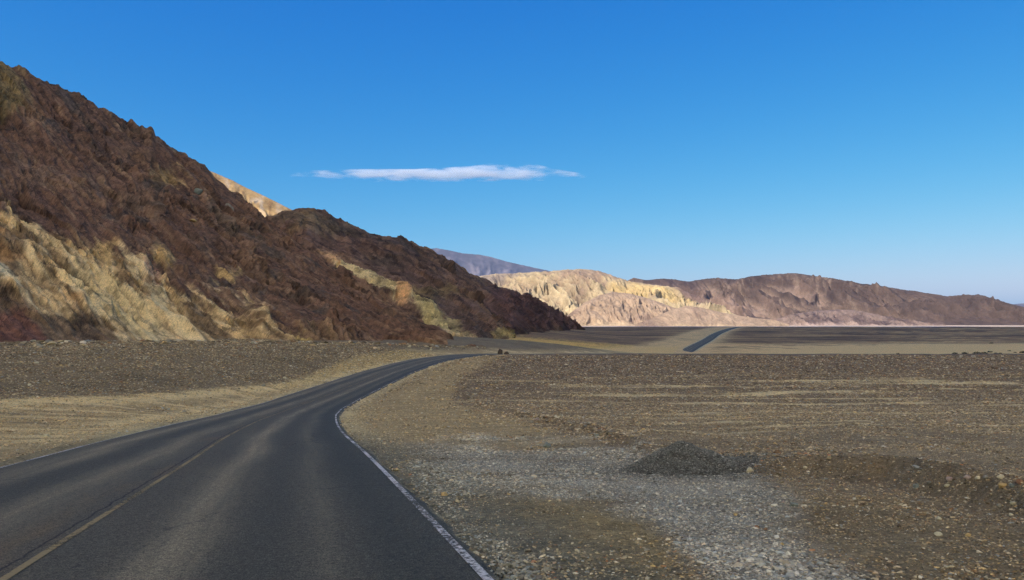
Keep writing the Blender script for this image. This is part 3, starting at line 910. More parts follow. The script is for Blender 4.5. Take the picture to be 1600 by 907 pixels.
def col_brown(X, Y, Z, t, px, py, D):
    w = fbm(X / 110, Y / 200, 251, 4); w2 = fbm(X / 10 - 7 * t + 2 * w, t * 2.0, 252, 4); w3 = fbm(X / 10, Y / 16, 253, 3)
    wp = 8 * w + 6 * w2
    C = np.tile(lt(118, 102, 92), (X.size, 1))
    C = mixc(C, lt(88, 76, 72), ss(0.0, 0.4, w))
    C = mixc(C, lt(146, 126, 108), ss(0.05, 0.45, -w) * 0.7)
    C = mixc(C, lt(214, 192, 164), ss(0.08, 0.40, w2) * ss(1540, 1250, px + 60 * w) * 0.3)
    C = mixc(C, lt(196, 172, 148), ss(-3, -16, D + 5 * w3) * ss(1600, 1300, px) * 0.75)
    C = mixc(C, lt(168, 144, 124), ss(0.2, 0.45, fbm(X / 40 + 2 * t, t * 2.5, 254, 3)) * 0.5)
    C = mixc(C, lt(206, 176, 150), polymask(px, py, [(985, 448), (1060, 444), (1120, 455), (1190, 490), (1120, 498), (1040, 470)], 8, wp) * 0.5)
    C = mixc(C, lt(96, 82, 84), polymask(px, py, [(1000, 434), (1080, 438), (1110, 452), (1070, 466), (1040, 450)], 6, wp) * 0.6)
    C = mixc(C, lt(108, 94, 86), polymask(px, py, [(1380, 455), (1700, 480), (1700, 512), (1430, 508)], 12, wp) * 0.6)
    return 0.82 * C * np.array([1.06, 1.0, 0.92]) * np.clip(1 + 0.2 * w3 + 0.1 * w2, 0.5, 1.5)[:, None]


make_hill('hill', [(960, 450), (975, 441), (990, 434), (1008, 437), (1030, 435), (1050, 436), (1075, 440), (1098, 436), (1122, 434), (1148, 437), (1170, 433), (1195, 430), (1222, 428), (1245, 428), (1290, 433),
                    (1340, 441), (1400, 450), (1440, 456), (1480, 463), (1505, 461), (1525, 462), (1550, 468), (1575, 473), (1600, 479), (1680, 490), (1800, 502)],
          [(960, 1660), (1300, 1680), (1800, 1400)], [(960, 1980), (1240, 2020), (1500, 1880), (1800, 1500)],
          962, 1790, 560, 170, disp_bad(260, 36, 34, 14, 120, 0.35), col_brown, M_bad, drop=5, foot=0.8,
          label='long brown hill with pale gully streaks at the right')


def col_red(X, Y, Z, t, px, py, D):
    w = fbm(X / 40, Y / 70, 271, 4); w3 = fbm(X / 8, Y / 12, 273, 3)
    C = np.tile(lt(166, 142, 122), (X.size, 1))
    C = mixc(C, lt(120, 102, 94), ss(-0.1, 0.4, w))
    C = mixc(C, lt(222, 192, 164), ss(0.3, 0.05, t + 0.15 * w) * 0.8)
    return C * np.clip(1 + 0.25 * w3, 0.5, 1.5)[:, None]


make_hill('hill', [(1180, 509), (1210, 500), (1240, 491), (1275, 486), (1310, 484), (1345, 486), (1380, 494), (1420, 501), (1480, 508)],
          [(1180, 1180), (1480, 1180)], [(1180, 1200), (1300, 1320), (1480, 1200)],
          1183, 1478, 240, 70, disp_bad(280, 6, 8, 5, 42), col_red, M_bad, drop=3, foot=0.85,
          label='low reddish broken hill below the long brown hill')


def col_yellow(X, Y, Z, t, px, py, D):
    w = fbm(X / 60, Y / 90, 291, 4); w2 = fbm(X / 14 + Z / 30, Y / 40, 292, 4)
    C = np.tile(lt(216, 178, 112), (X.size, 1))
    C = mixc(C, lt(236, 208, 160), ss(0.0, 0.4, w2))
    C = mixc(C, lt(150, 112, 70), ss(0.1, 0.45, -w2) * 0.7)
    return C * np.clip(1 + 0.2 * w, 0.5, 1.5)[:, None]


make_hill('hill', [(100, 240), (200, 225), (260, 236), (300, 254), (325, 266), (342, 273), (365, 283), (385, 294), (410, 305), (432, 316), (456, 328), (500, 350), (600, 400)],
          [(100, 1150), (600, 1150)], [(100, 1500), (600, 1480)],
          110, 590, 300, 120, disp_bad(300, 6, 9, 5, 60), col_yellow, M_bad, drop=4, foot=0.9,
          label='sunlit yellow hill showing over the dark hillside')


def col_hazy_mtn(X, Y, Z, t, px, py, D):
    w = fbm(X / 400, Y / 700, 311, 4); w2 = fbm(X / 120, Y / 240, 312, 3)
    C = np.tile(np.array([0.08, 0.078, 0.10]), (X.size, 1))  # blue of the distant haze painted into the rock colour
    C = mixc(C, [0.13, 0.12, 0.14], ss(0.0, 0.4, w2))
    return C * np.clip(1 + 0.3 * w, 0.5, 1.5)[:, None]


make_hill('mountain', [(480, 420), (560, 400), (620, 392), (660, 390), (682, 388), (700, 391), (722, 396), (748, 398), (765, 401), (790, 408), (815, 414), (842, 420), (880, 428), (930, 436), (1000, 448)],
          [(480, 6200), (1000, 6200)], [(480, 8000), (1000, 8000)],
          480, 1000, 280, 80, disp_bad(320, 60, 50, 20, 500), col_hazy_mtn, M_mtn, drop=10,
          back=(4, 0.4), label='distant blue mountain fading into the haze')
make_hill('mountain', [(1420, 496), (1500, 488), (1560, 479), (1590, 475), (1640, 471), (1700, 466), (1800, 470), (1900, 480), (2000, 490)],
          [(1420, 5900), (2000, 5300)], [(1420, 7000), (2000, 6300)],
          1420, 2000, 160, 40, disp_bad(340, 30, 25, 10, 400), col_hazy_mtn, M_mtn, drop=10,
          back=(4, 0.4), label='faint distant blue ridge at the right end of the hills')

# --- unseen cloud bank, added to shade the near flat and give soft fill light
def added_cloud_bank():
    H = 1500.0; EDGE = 905.0
    off = H / math.tan(SUN_EL)
    y_front = EDGE + off * math.cos(SUN_AZ)           # the sun stands behind: the bank's rim lies back along its rays
    nu, nv = 170, 90
    xs = np.linspace(-5200, 2600, nu); vs = np.linspace(0, 1, nv) ** 1.6
    rim = y_front + 30 * fbm(xs / 260, xs * 0, 402, 4)
    XX, VV = np.meshgrid(xs, vs)
    YY = rim[None] - VV * 4800
    e = ss(0, 0.03, VV) * ss(0, 0.03, 1 - VV) * ss(-5200, -4900, XX) * ss(2600, 2300, XX)
    n1 = fbm(XX / 700, YY / 700, 403, 4); n2 = ridged(XX / 330, YY / 330, 405, 3)
    top = H + e * (120 + 130 * n2 + 60 * n1)
    bot = H - e * (40 + 55 * fbm(XX / 420, YY / 420, 407, 4) + 30 * n1) - 2
    V = np.concatenate([np.stack([XX, YY, top], -1).reshape(-1, 3), np.stack([XX, YY, bot], -1).reshape(-1, 3)])
    f = grid_faces(nv, nu); n0 = nu * nv
    rimi = np.concatenate([np.arange(nu), np.arange(1, nv) * nu + nu - 1, (nv - 1) * nu + np.arange(nu - 2, -1, -1), np.arange(nv - 2, 0, -1) * nu])
    r2 = np.roll(rimi, -1)
    side = np.stack([rimi, rimi + n0, r2 + n0, r2], 1)
    me = mesh_np('cloud', V, np.concatenate([f[:, ::-1], f + n0, side]))
    m = bpy.data.materials.new('added translucent cloud'); m.use_nodes = True
    nt = m.node_tree; nt.nodes.remove(nt.nodes['Principled BSDF'])
    L = nt.links.new
    geo = nt.nodes.new('ShaderNodeNewGeometry')
    nn = N(nt, 'ShaderNodeTexNoise', Scale=0.004, Detail=5.0, Roughness=0.55); L(geo.outputs['Position'], nn.inputs['Vector'])
    rp = nt.nodes.new('ShaderNodeValToRGB')
    rp.color_ramp.elements[0].color = (0.90, 0.90, 0.90, 1); rp.color_ramp.elements[1].color = (0.98, 0.98, 0.98, 1)
    L(nn.outputs['Fac'], rp.inputs[0])
    tr = nt.nodes.new('ShaderNodeBsdfTranslucent'); df = nt.nodes.new('ShaderNodeBsdfDiffuse')
    L(rp.outputs[0], tr.inputs['Color']); L(rp.outputs[0], df.inputs['Color'])
    mx = nt.nodes.new('ShaderNodeMixShader'); mx.inputs[0].default_value = 0.06
    L(tr.outputs[0], mx.inputs[1]); L(df.outputs[0], mx.inputs[2])
    L(mx.outputs[0], nt.nodes['Material Output'].inputs['Surface'])
    obj('cloud', me, m, kind='structure', label='unseen cloud bank added to shade and softly fill the road and near flat')


added_cloud_bank()

# ------------------------------------------------------------------ loose stones (stuff)
def stone_templates(n=8, seed=3):
    r = np.random.default_rng(seed); out = []
    for _ in range(n):
        v = [(0, 0, -0.8 + r.uniform(-.15, .15))]
        o = r.uniform(0, 6.28)
        for k in range(4):
            a = o + k * 1.571 + r.uniform(-.35, .35); q = r.uniform(.75, 1.15)
            v.append((q * math.cos(a), q * math.sin(a), -0.3 + r.uniform(-.2, .2)))
        for k in range(4):
            a = o + .785 + k * 1.571 + r.uniform(-.35, .35); q = r.uniform(.6, 1.0)
            v.append((q * math.cos(a), q * math.sin(a), 0.35 + r.uniform(-.2, .2)))
        v.append((r.uniform(-.3, .3), r.uniform(-.3, .3), 0.75 + r.uniform(-.2, .15)))
        out.append(v)
    f = []
    for k in range(4):
        k2 = (k + 1) % 4
        f.append((0, 1 + k2, 1 + k)); f.append((1 + k, 1 + k2, 5 + k)); f.append((1 + k2, 5 + k2, 5 + k)); f.append((5 + k, 5 + k2, 9))
    return np.array(out), np.array(f)


ST_V, ST_F = stone_templates()




def stone_colors(base, n, r, grey):
    tint = r.normal(0, 1, (n, 1))
    c = base * np.exp(0.38 * tint)
    pal = 0.9 * np.array([sh(160, 152, 138), sh(150, 140, 118), sh(88, 84, 84), sh(122, 131, 140), sh(128, 90, 66), sh(70, 62, 58), sh(176, 152, 112), sh(190, 188, 182)])
    pick = pal[r.choice(8, n, p=[.16, .16, .18, .12, .08, .16, .07, .07])]
    pick = np.where((grey > 0.4)[:, None], pal[r.choice([0, 2, 3, 3, 3, 3, 7], n)], pick)
    w = r.uniform(0, 1, (n, 1)) ** 2 * 0.75 + 0.08
    return tone(c * (1 - w) + pick * w * np.exp(0.2 * tint), 0.7)


def scatter(n, y0, y1, pw, r):
    q = r.uniform(0, 1, n)
    e = pw + 1
    Y = (y0 ** e + q * (y1 ** e - y0 ** e)) ** (1 / e) if abs(e) > 1e-6 else y0 * (y1 / y0) ** q
    a = r.uniform(-0.72, 0.72, n)
    return a * Y, Y


def stone_proto():
    """a few loose stone shapes that the gravel repeats"""
    c = bpy.data.collections.new('stone_shapes')
    for k in range(len(ST_V)):
        me_ = mesh_np('stone_shape', ST_V[k] * np.array([1.1, 0.9, 0.65]), faces3=ST_F, smooth=False)
        me_.materials.append(M_gravel)
        c.objects.link(bpy.data.objects.new('stone_shape', me_))
    return c


def gravel_mat():
    m, nt, b = mat_new('loose gravel')
    at = N(nt, 'ShaderNodeAttribute', attribute_name='scol'); at.attribute_type = 'INSTANCER'
    geo = nt.nodes.new('ShaderNodeNewGeometry')
    n_ = N(nt, 'ShaderNodeTexNoise', Scale=40.0, Detail=4.0, Roughness=0.7)
    nt.links.new(geo.outputs['Position'], n_.inputs['Vector'])
    f = mathn(nt, 'ADD', mathn(nt, 'MULTIPLY', mathn(nt, 'SUBTRACT', n_.outputs['Fac'], 0.5), 1.2), 1.0)
    v = N(nt, 'ShaderNodeVectorMath', operation='SCALE')
    nt.links.new(at.outputs['Vector'], v.inputs[0]); nt.links.new(f, v.inputs['Scale'])
    nt.links.new(v.outputs[0], b.inputs['Base Color'])
    return m


M_gravel = gravel_mat()
SHAPES = stone_proto()


def scatter_tree():
    ng = bpy.data.node_groups.new('gravel scatter', 'GeometryNodeTree')
    ng.interface.new_socket('Geometry', in_out='INPUT', socket_type='NodeSocketGeometry')
    ng.interface.new_socket('Geometry', in_out='OUTPUT', socket_type='NodeSocketGeometry')
    gi = ng.nodes.new('NodeGroupInput'); go = ng.nodes.new('NodeGroupOutput')
    ip = ng.nodes.new('GeometryNodeInstanceOnPoints')
    ci = ng.nodes.new('GeometryNodeCollectionInfo')
    ci.inputs['Collection'].default_value = SHAPES
    ci.inputs['Separate Children'].default_value = True
    ci.inputs['Reset Children'].default_value = True
    ip.inputs['Pick Instance'].default_value = True

    def attr(nm, t):
        a = ng.nodes.new('GeometryNodeInputNamedAttribute'); a.data_type = t
        a.inputs['Name'].default_value = nm
        return a.outputs['Attribute']
    L = ng.links.new
    L(gi.outputs[0], ip.inputs['Points']); L(ci.outputs[0], ip.inputs['Instance'])
    L(attr('pick', 'INT'), ip.inputs['Instance Index'])
    e2r = ng.nodes.new('FunctionNodeEulerToRotation')
    L(attr('rot', 'FLOAT_VECTOR'), e2r.inputs[0]); L(e2r.outputs[0], ip.inputs['Rotation'])
    L(attr('siz', 'FLOAT_VECTOR'), ip.inputs['Scale'])
    L(ip.outputs[0], go.inputs[0])
    return ng


SCATTER = scatter_tree()


def gravel(name, P, size, col, r, parent=None, **props):
    n = len(P)
    me_ = bpy.data.meshes.new(name)
    me_.vertices.add(n); me_.vertices.foreach_set('co', P.astype(np.float32).ravel())

    def put(nm, t, key, data):
        a = me_.attributes.new(nm, t, 'POINT'); a.data.foreach_set(key, data.ravel())
    put('scol', 'FLOAT_VECTOR', 'vector', col.astype(np.float32))
    put('rot', 'FLOAT_VECTOR', 'vector', np.stack([r.uniform(-.4, .4, n), r.uniform(-.4, .4, n), r.uniform(0, 6.283, n)], 1).astype(np.float32))
    put('siz', 'FLOAT_VECTOR', 'vector', (size[:, None] * np.stack([r.uniform(.8, 1.3, n), r.uniform(.75, 1.1, n), r.uniform(.7, 1.2, n)], 1)).astype(np.float32))
    put('pick', 'INT', 'value', r.integers(0, len(ST_V), n).astype(np.int32))
    o = obj(name, me_, None, parent, **props)
    md = o.modifiers.new('scatter', 'NODES'); md.node_group = SCATTER
    return o


r = np.random.default_rng(11)
Xs, Ys = scatter(720000, 3.6, 140, -0.62, r)
d = road_d(Xs, Ys)
k0 = np.abs(d) > HW - 0.3
Xs, Ys, d = Xs[k0], Ys[k0], d[k0]
Zs = ground_z(Xs, Ys)
Zs = np.where(np.abs(d) < HW, np.maximum(Zs, PROF(Ys)), Zs)
cs, dens, grey = ground_color(Xs, Ys, Zs)
clump = np.maximum(ss(-0.5, 0.3, fbm(Xs * 0.8, Ys * 0.8, 501, 3)), ss(0.25, 0.6, grey))
keep = (r.uniform(0, 1, len(Xs)) < dens * (0.3 + 0.7 * clump)) & (np.abs(d) > HW - 0.25 + r.exponential(0.4, len(Xs)))
Xs, Ys, Zs, cs, grey, d = Xs[keep], Ys[keep], Zs[keep], cs[keep], grey[keep], d[keep]
n = len(Xs)
size = np.maximum(0.0095, 0.0008 * Ys) * (1 + 0.5 * r.pareto(2.8, n))
size = np.minimum(size, 0.019 + 0.0015 * Ys) * (0.85 + 0.5 * ss(-0.2, 0.35, fbm(Xs * 0.3, Ys * 0.3, 503, 3)) + 0.2 * (grey > 0.5))
bd, bm = bank(Xs, Ys)
onbank = bm * np.exp(-((bd - 0.4) / (1.0 * np.clip(Ys / 12, .7, 2.5))) ** 2) * (Ys < 60)
size = size * (1 + 0.9 * onbank * r.uniform(0, 1, n))
# rubble fallen to the foot of the hillside
pu = r.uniform(-60, 760, 9000)
yb = np.interp(pu, [-900, -400, 0, 200, 440, 690, 760], [64, 79, 97, 110, 130, 160, 172]) + 2.5 - r.exponential(3.5, 9000)
xb = (pu - 800) / F * yb
kb = np.abs(road_d(xb, yb)) > HW + 1.5
xb, yb = xb[kb], yb[kb]
zb_ = ground_z(xb, yb)
cb, _, gb = ground_color(xb, yb, zb_)
sb = np.minimum(0.07 * (1 + 0.8 * r.pareto(2.2, len(xb))), 0.6)
Xs, Ys, Zs, size = np.r_[Xs, xb], np.r_[Ys, yb], np.r_[Zs, zb_], np.r_[size, sb]
cs, grey = np.r_[cs, cb], np.r_[grey, gb]
n = len(Xs)
P = np.stack([Xs, Ys, Zs + size * 0.15], 1)
gravel('gravel', P, size, stone_colors(cs, n, r, grey), r, kind='stuff',
       label='loose gravel and small stones strewn over the desert floor')

# ------------------------------------------------------------------ heap of crushed stone
hx, hy = unproj(1085, 742) * (1085 - 800) / F, float(unproj(1085, 742)) + 0.75
hx = (1070 - 800) / F * hy
hz = float(ground_z(np.array([hx]), np.array([hy]))[0])
heap = obj('gravel_heap', None, label='dark grey heap of crushed stone at the edge of the pull-out', category='gravel heap')
heap.location = (hx, hy, hz)


def heap_h(x, y):
    n_ = fbm(x * 1.3 + 7, y * 1.3, 511, 3)
    r1 = np.sqrt(((x + 0.05) / 1.15) ** 2 + (y / 0.9) ** 2) + 0.14 * n_
    r2 = np.sqrt(((x - 0.55) / 1.05) ** 2 + ((y + 0.1) / 0.6) ** 2) + 0.14 * n_
    k1 = np.clip(1 - r1, 0, 1); k2 = np.clip(1 - r2, 0, 1)
    return 0.50 * (k1 * 0.75 + 0.25 * k1 * k1 * (3 - 2 * k1)) + 0.07 * k2 + 0.018 * n_ - 0.015


gx, gy = np.meshgrid(np.linspace(-1.4, 1.8, 80), np.linspace(-1.2, 1.2, 60))
hzv = heap_h(gx, gy)
gloc = ground_z((gx + hx).ravel(), (gy + hy).ravel()).reshape(gx.shape) - hz
Zh = np.where(hzv > 0.004, gloc + hzv, gloc - 0.05)
me = mesh_np('heap_body', np.stack([gx, gy, Zh], -1).reshape(-1, 3), grid_faces(60, 80), col=np.tile(sh(64, 65, 66), (gx.size, 1)))
obj('heap_body', me, M_ground, heap)
n = 15000
qx = r.normal(0.1, 0.75, n); qy = r.normal(-0.05, 0.55, n)
hh = heap_h(qx, qy)
kz = hh > -0.03
qx, qy, hh = qx[kz], qy[kz], np.maximum(hh[kz], 0)
pz = ground_z(qx + hx, qy + hy) - hz + hh + 0.006
szs = 0.010 * (1 + 0.5 * r.pareto(2.8, len(qx))); szs = np.minimum(szs, 0.032)
gcol = np.clip(np.tile(sh(82, 84, 87), (len(qx), 1)) * np.exp(0.36 * r.normal(0, 1, (len(qx), 1))), 0.01, 0.6)
gravel('crushed_stone', np.stack([qx, qy, pz], 1), szs, gcol, r, heap, kind='stuff')

# ------------------------------------------------------------------ single stones one can pick out
def rock_mesh(name, seed, sub=2):
    import bmesh
    bm_ = bmesh.new()
    bmesh.ops.create_icosphere(bm_, subdivisions=sub, radius=1.0)
    rr = np.random.default_rng(seed)
    cuts = rr.normal(0, 1, (7, 3)); cuts /= np.linalg.norm(cuts, axis=1, keepdims=True)
    off = rr.uniform(0.55, 0.85, 7)
    for v in bm_.verts:
        p = np.array(v.co)
        for cvec, o_ in zip(cuts, off):
            dd = p @ cvec - o_
            if dd > 0:
                p = p - cvec * dd * 0.9
        p = p * (1 + 0.06 * rr.normal())
        v.co = p
    me_ = bpy.data.meshes.new(name); bm_.to_mesh(me_); bm_.free()
    return me_


def stone_mat(name, c):
    m, nt, b = mat_new(name)
    geo = nt.nodes.new('ShaderNodeNewGeometry')
    nn = N(nt, 'ShaderNodeTexNoise', Scale=18.0, Detail=5.0, Roughness=0.7)
    nt.links.new(geo.outputs['Position'], nn.inputs['Vector'])
    rp = nt.nodes.new('ShaderNodeValToRGB')
    rp.color_ramp.elements[0].position = 0.3; rp.color_ramp.elements[1].position = 0.75
    rp.color_ramp.elements[0].color = (*(c * 0.55), 1); rp.color_ramp.elements[1].color = (*np.minimum(c * 1.25, .8), 1)
    nt.links.new(nn.outputs['Fac'], rp.inputs[0]); nt.links.new(rp.outputs[0], b.inputs['Base Color'])
    bp = N(nt, 'ShaderNodeBump', Strength=0.8, Distance=0.02)
    nt.links.new(nn.outputs['Fac'], bp.inputs['Height']); nt.links.new(bp.outputs['Normal'], b.inputs['Normal'])
    return m


MS = {k: stone_mat(k + ' stone', sh(*v)) for k, v in dict(
    pale=(162, 154, 140), grey=(112, 110, 106), dark=(62, 55, 51), tan=(148, 130, 98), rust=(112, 88, 74), blue=(98, 106, 108), mauve=(126, 116, 117)).items()}
ROCKS = [rock_mesh('stone', 40 + i) for i in range(6)]


def solve_ground(px, py, lo=3.5, hi=150):
    ysq = np.exp(np.linspace(np.log(lo), np.log(hi), 1500))
    zz = ground_z((px - 800) / F * ysq, ysq)
    rows = HZ - F * zz / ysq
    k = np.argmax(rows <= py) if np.any(rows <= py) else len(ysq) - 1
    return (px - 800) / F * ysq[k], ysq[k], zz[k]


def put_stone(px, py, w, kind, label, group=None, flat=0.65, i=[0]):
    x, y, z = solve_ground(px, py)
    s = 0.42 * w * y / F
    k = i[0]; i[0] += 1
    me_ = ROCKS[k % 6].copy()
    me_.materials.append(MS[kind])
    o = obj('stone', me_, None, label=label, category='stone')
    if group:
        o['group'] = group
    o.scale = (s, s * 0.85, s * flat)
    o.location = (x, y, z + s * flat * 0.45)
    o.rotation_euler = (random.uniform(-.2, .2), random.uniform(-.2, .2), random.uniform(0, 6.28))
    return o


BANKG = 'cobbles along the dark bank at the right'
for a in [
    (1452, 757, 11, 'grey', 'grey cobble at the left end of the cobble row on the bank'),
    (1484, 752, 15, 'mauve', 'rounded mauve-grey cobble on the dark bank crest'),
    (1512, 750, 17, 'mauve', 'wide purplish cobble on the bank crest, left of two pale ones'),
    (1528, 751, 12, 'pale', 'pale cobble between purplish cobbles on the bank crest'),
    (1540, 749, 14, 'grey', 'mid grey cobble on the bank crest beside a pale cobble'),
    (1563, 749, 17, 'pale', 'big whitish cobble on the bank crest above the yellow stone'),
    (1566, 762, 20, 'tan', 'yellowish tan stone below the cobble row near the right edge'),
    (1582, 762, 12, 'blue', 'small blue-green stone right beside the yellowish tan stone'),
    (1594, 756, 16, 'rust', 'rusty brown cobble on the bank at the right edge'),
    (1480, 762, 12, 'pale', 'pale stone just below the mauve-grey cobble on the bank'),
    (1433, 762, 16, 'blue', 'dark blue-green cobble half buried in the bank'),
    (1562, 792, 12, 'grey', 'grey stone on the bank slope below the yellowish stone'),
    (1584, 790, 14, 'pale', 'pale stone on the bank slope near the right edge'),
    (1580, 806, 9, 'pale', 'small pale stone at the foot of the bank near the right edge'),
    (1466, 813, 14, 'pale', 'flat pale stone lying on brown dirt below the bank', ),
    (1466, 838, 16, 'pale', 'flat white stone on brown ground in the lower right'),
    (1512, 838, 13, 'tan', 'rounded cream stone on brown ground, right of the flat white one'),
    (1404, 824, 10, 'dark', 'dark stone on the brown ground left of the flat pale stone'),
    (1240, 792, 18, 'blue', 'flat blue-green stone on the brown dirt by the grey gravel'),
    (1224, 787, 10, 'mauve', 'small mauve stone next to the flat blue-green stone'),
    (1172, 738, 20, 'pale', 'flat pale slab at the right foot of the grey gravel heap'),
    (1258, 734, 9, 'pale', 'small white stone on the flat right of the gravel heap'),
    (1182, 826, 13, 'rust', 'rusty red stone among small rubble on the brown dirt'),
    (1196, 829, 10, 'rust', 'smaller rusty stone right beside the rusty red stone'),
    (1150, 806, 11, 'tan', 'tan stone on dirt above the rusty stones'),
    (1222, 852, 9, 'tan', 'small tan stone on the grey gravel tongue in the lower right'),
    (855, 699, 20, 'blue', 'flat bluish slab on the sand above the grey gravel'),
    (838, 658, 14, 'mauve', 'mauve rock on the low bank beyond the sandy bend'),
    (830, 661, 10, 'grey', 'grey rock left of the mauve rock on the low bank'),
    (934, 684, 14, 'blue', 'blue-grey rock at the near end of the low gravel bank'),
    (694, 775, 15, 'tan', 'small tan stone on the grey gravel close to the white line'),
    (445, 592, 8, 'pale', 'white stone left of the road on the dark gravel, right one of two'),
    (412, 604, 9, 'grey', 'grey stone left of the road, lower left one of two'),
    (57, 569, 9, 'pale', 'whitish stone on the dark gravel below the red slope'),
    (46, 602, 7, 'pale', 'small pale stone on dark gravel near the left edge'),
    (107, 582, 6, 'pale', 'tiny white stone on the left gravel fan right of a reddish patch'),
    (222, 574, 5, 'pale', 'lone tiny white stone on the middle of the left gravel fan'),
    (72, 683, 12, 'pale', 'pale stone on the dirt shoulder left of the road'),
    (640, 543, 8, 'pale', 'white stone at the skyline beside the far left road edge'),
    (673, 548, 7, 'pale', 'white stone where the road leaves behind the slope'),
]:
    put_stone(*a)
x_, y_, z_ = solve_ground(780, 551)
for px, py, w, fl, lab in ((781, 551, 12, 1.3, 'dark upright rock beside the road where it turns away'), (791, 552, 12, 0.7, 'dark reddish rock right of the upright rock at the road bend')):
    o = put_stone(px, py + 1, w, 'dark', lab, flat=fl)

# boulders lodged in the dark hillside
_co = np.empty(len(front_hill.data.vertices) * 3, np.float32); front_hill.data.vertices.foreach_get('co', _co); _co = _co.reshape(-1, 3)
_hx, _hy = project(_co[:, 0], _co[:, 1], _co[:, 2])
for k, (px, py, w, fl, kind, lab) in enumerate([
    (311, 300, 15, 0.8, 'blue', 'blue-grey boulder high on the dark hillside near its skyline'),
    (302, 346, 13, 0.45, 'tan', 'flat tan boulder on the dark hillside below the blue-grey one'),
    (358, 328, 14, 1.7, 'grey', 'tall narrow grey rock standing on the right flank of the hillside')]):
    q = np.argmin((_hx - px) ** 2 + (_hy - py) ** 2 + np.where(_co[:, 1] > 300, 1e6, 0))
    x, y, z = map(float, _co[q]); s_ = 0.5 * w * y / F
    me_ = rock_mesh('boulder', 90 + k, 3); me_.materials.append(MS[kind])
    o = obj('boulder', me_, None, label=lab, category='boulder')
    o.location = (x, y, z); o.scale = (s_, s_, s_ * fl); o.rotation_euler = (0.2, 0.3, k * 1.3)

# ------------------------------------------------------------------ shrubs in the pale wash
def shrub_mesh(seed):
    rr = np.random.default_rng(seed)
    V = []; Fq = []
    for _ in range(150):
        th = rr.uniform(0, 6.283); q = rr.uniform(0, 1) ** .5; h = rr.uniform(0.05, 1) * (1 - 0.55 * q * q)
        p = np.array([q * math.cos(th), q * math.sin(th), h * 0.75])
        a_ = rr.normal(0, 1, 3); a_ /= np.linalg.norm(a_); b_ = np.cross(a_, rr.normal(0, 1, 3)); b_ /= np.linalg.norm(b_)
        s1, s2 = 0.16 * rr.uniform(.6, 1.3), 0.09 * rr.uniform(.6, 1.3)
        k = len(V)
        V += [p - a_ * s1, p + b_ * s2, p + a_ * s1, p - b_ * s2]; Fq.append((k, k + 1, k + 2, k + 3))
    stem_v = []; stem_f = []
    for _ in range(9):
        th = rr.uniform(0, 6.283); q = rr.uniform(.3, .8)
        e = np.array([q * math.cos(th), q * math.sin(th), rr.uniform(.4, .65)])
        k = len(stem_v); w = 0.03
        for p in (np.zeros(3), e):
            for dx, dy in ((w, 0), (-w / 2, w), (-w / 2, -w)):
                stem_v.append(p + np.array([dx, dy, 0]))
            w = 0.012
        for j in range(3):
            j2 = (j + 1) % 3
            stem_f.append((k + j, k + j2, k + 3 + j2, k + 3 + j))
    return (mesh_np('foliage', np.array(V), Fq, smooth=False), mesh_np('stems', np.array(stem_v), stem_f, smooth=False))


def plain_mat(name, c1, c2, scale):
    m, nt, b = mat_new(name)
    geo = nt.nodes.new('ShaderNodeNewGeometry')
    nn = N(nt, 'ShaderNodeTexNoise', Scale=scale, Detail=3.0)
    nt.links.new(geo.outputs['Position'], nn.inputs['Vector'])
    rp = nt.nodes.new('ShaderNodeValToRGB')
    rp.color_ramp.elements[0].position = 0.35; rp.color_ramp.elements[1].position = 0.7
    rp.color_ramp.elements[0].color = (*c1, 1); rp.color_ramp.elements[1].color = (*c2, 1)
    nt.links.new(nn.outputs['Fac'], rp.inputs[0]); nt.links.new(rp.outputs[0], b.inputs['Base Color'])
    return m


M_leaf = plain_mat('dry shrub leaves', (0.045, 0.045, 0.022), (0.10, 0.09, 0.045), 4.0)
M_stem = plain_mat('shrub stems', (0.06, 0.045, 0.03), (0.10, 0.08, 0.06), 6.0)
SHR = [shrub_mesh(70 + i) for i in range(3)]


def far_ground(px, py):
    ysq = np.linspace(285, 860, 2000)
    zz = ground_z((px - 800) / F * ysq, ysq)
    rows = HZ - F * zz / ysq
    k = np.argmin(np.abs(rows - py))
    return (px - 800) / F * ysq[k], ysq[k], zz[k]


for i, (px, py, w, lab) in enumerate([
    (1508, 553, 9, 'small dark shrub at the left end of the shrub row in the pale wash'),
    (1526, 553.5, 12, 'widest dark shrub in the pale wash, second in the row'),
    (1537, 553.5, 11, 'dark shrub in the pale wash touching the widest shrub'),
    (1547, 551, 8, 'small shrub slightly behind the row in the pale wash'),
    (1556, 553, 6, 'tiny shrub at the right end of the shrub row in the wash'),
    (1577, 549, 5, 'tiny shrub alone farther back in the pale wash'),
    (1586, 551.5, 5, 'tiny lone shrub near the right edge of the wash'),
    (1599, 552, 11, 'dark shrub cut by the right edge in the pale wash'),
    (1549, 537, 6, 'tiny shrub on the dark flat behind the wash'),
]):
    x, y, z = far_ground(px, py)
    s = 0.5 * w * y / F
    fo, stm = SHR[i % 3]
    e = obj('shrub', None, label=lab, category='shrub', group='shrubs in the pale wash')
    e.location = (x, y, z - 0.05); e.scale = (s, s, s * 0.9); e.rotation_euler = (0, 0, i * 1.7)
    obj('foliage', fo, M_leaf, e); obj('stems', stm, M_stem, e)
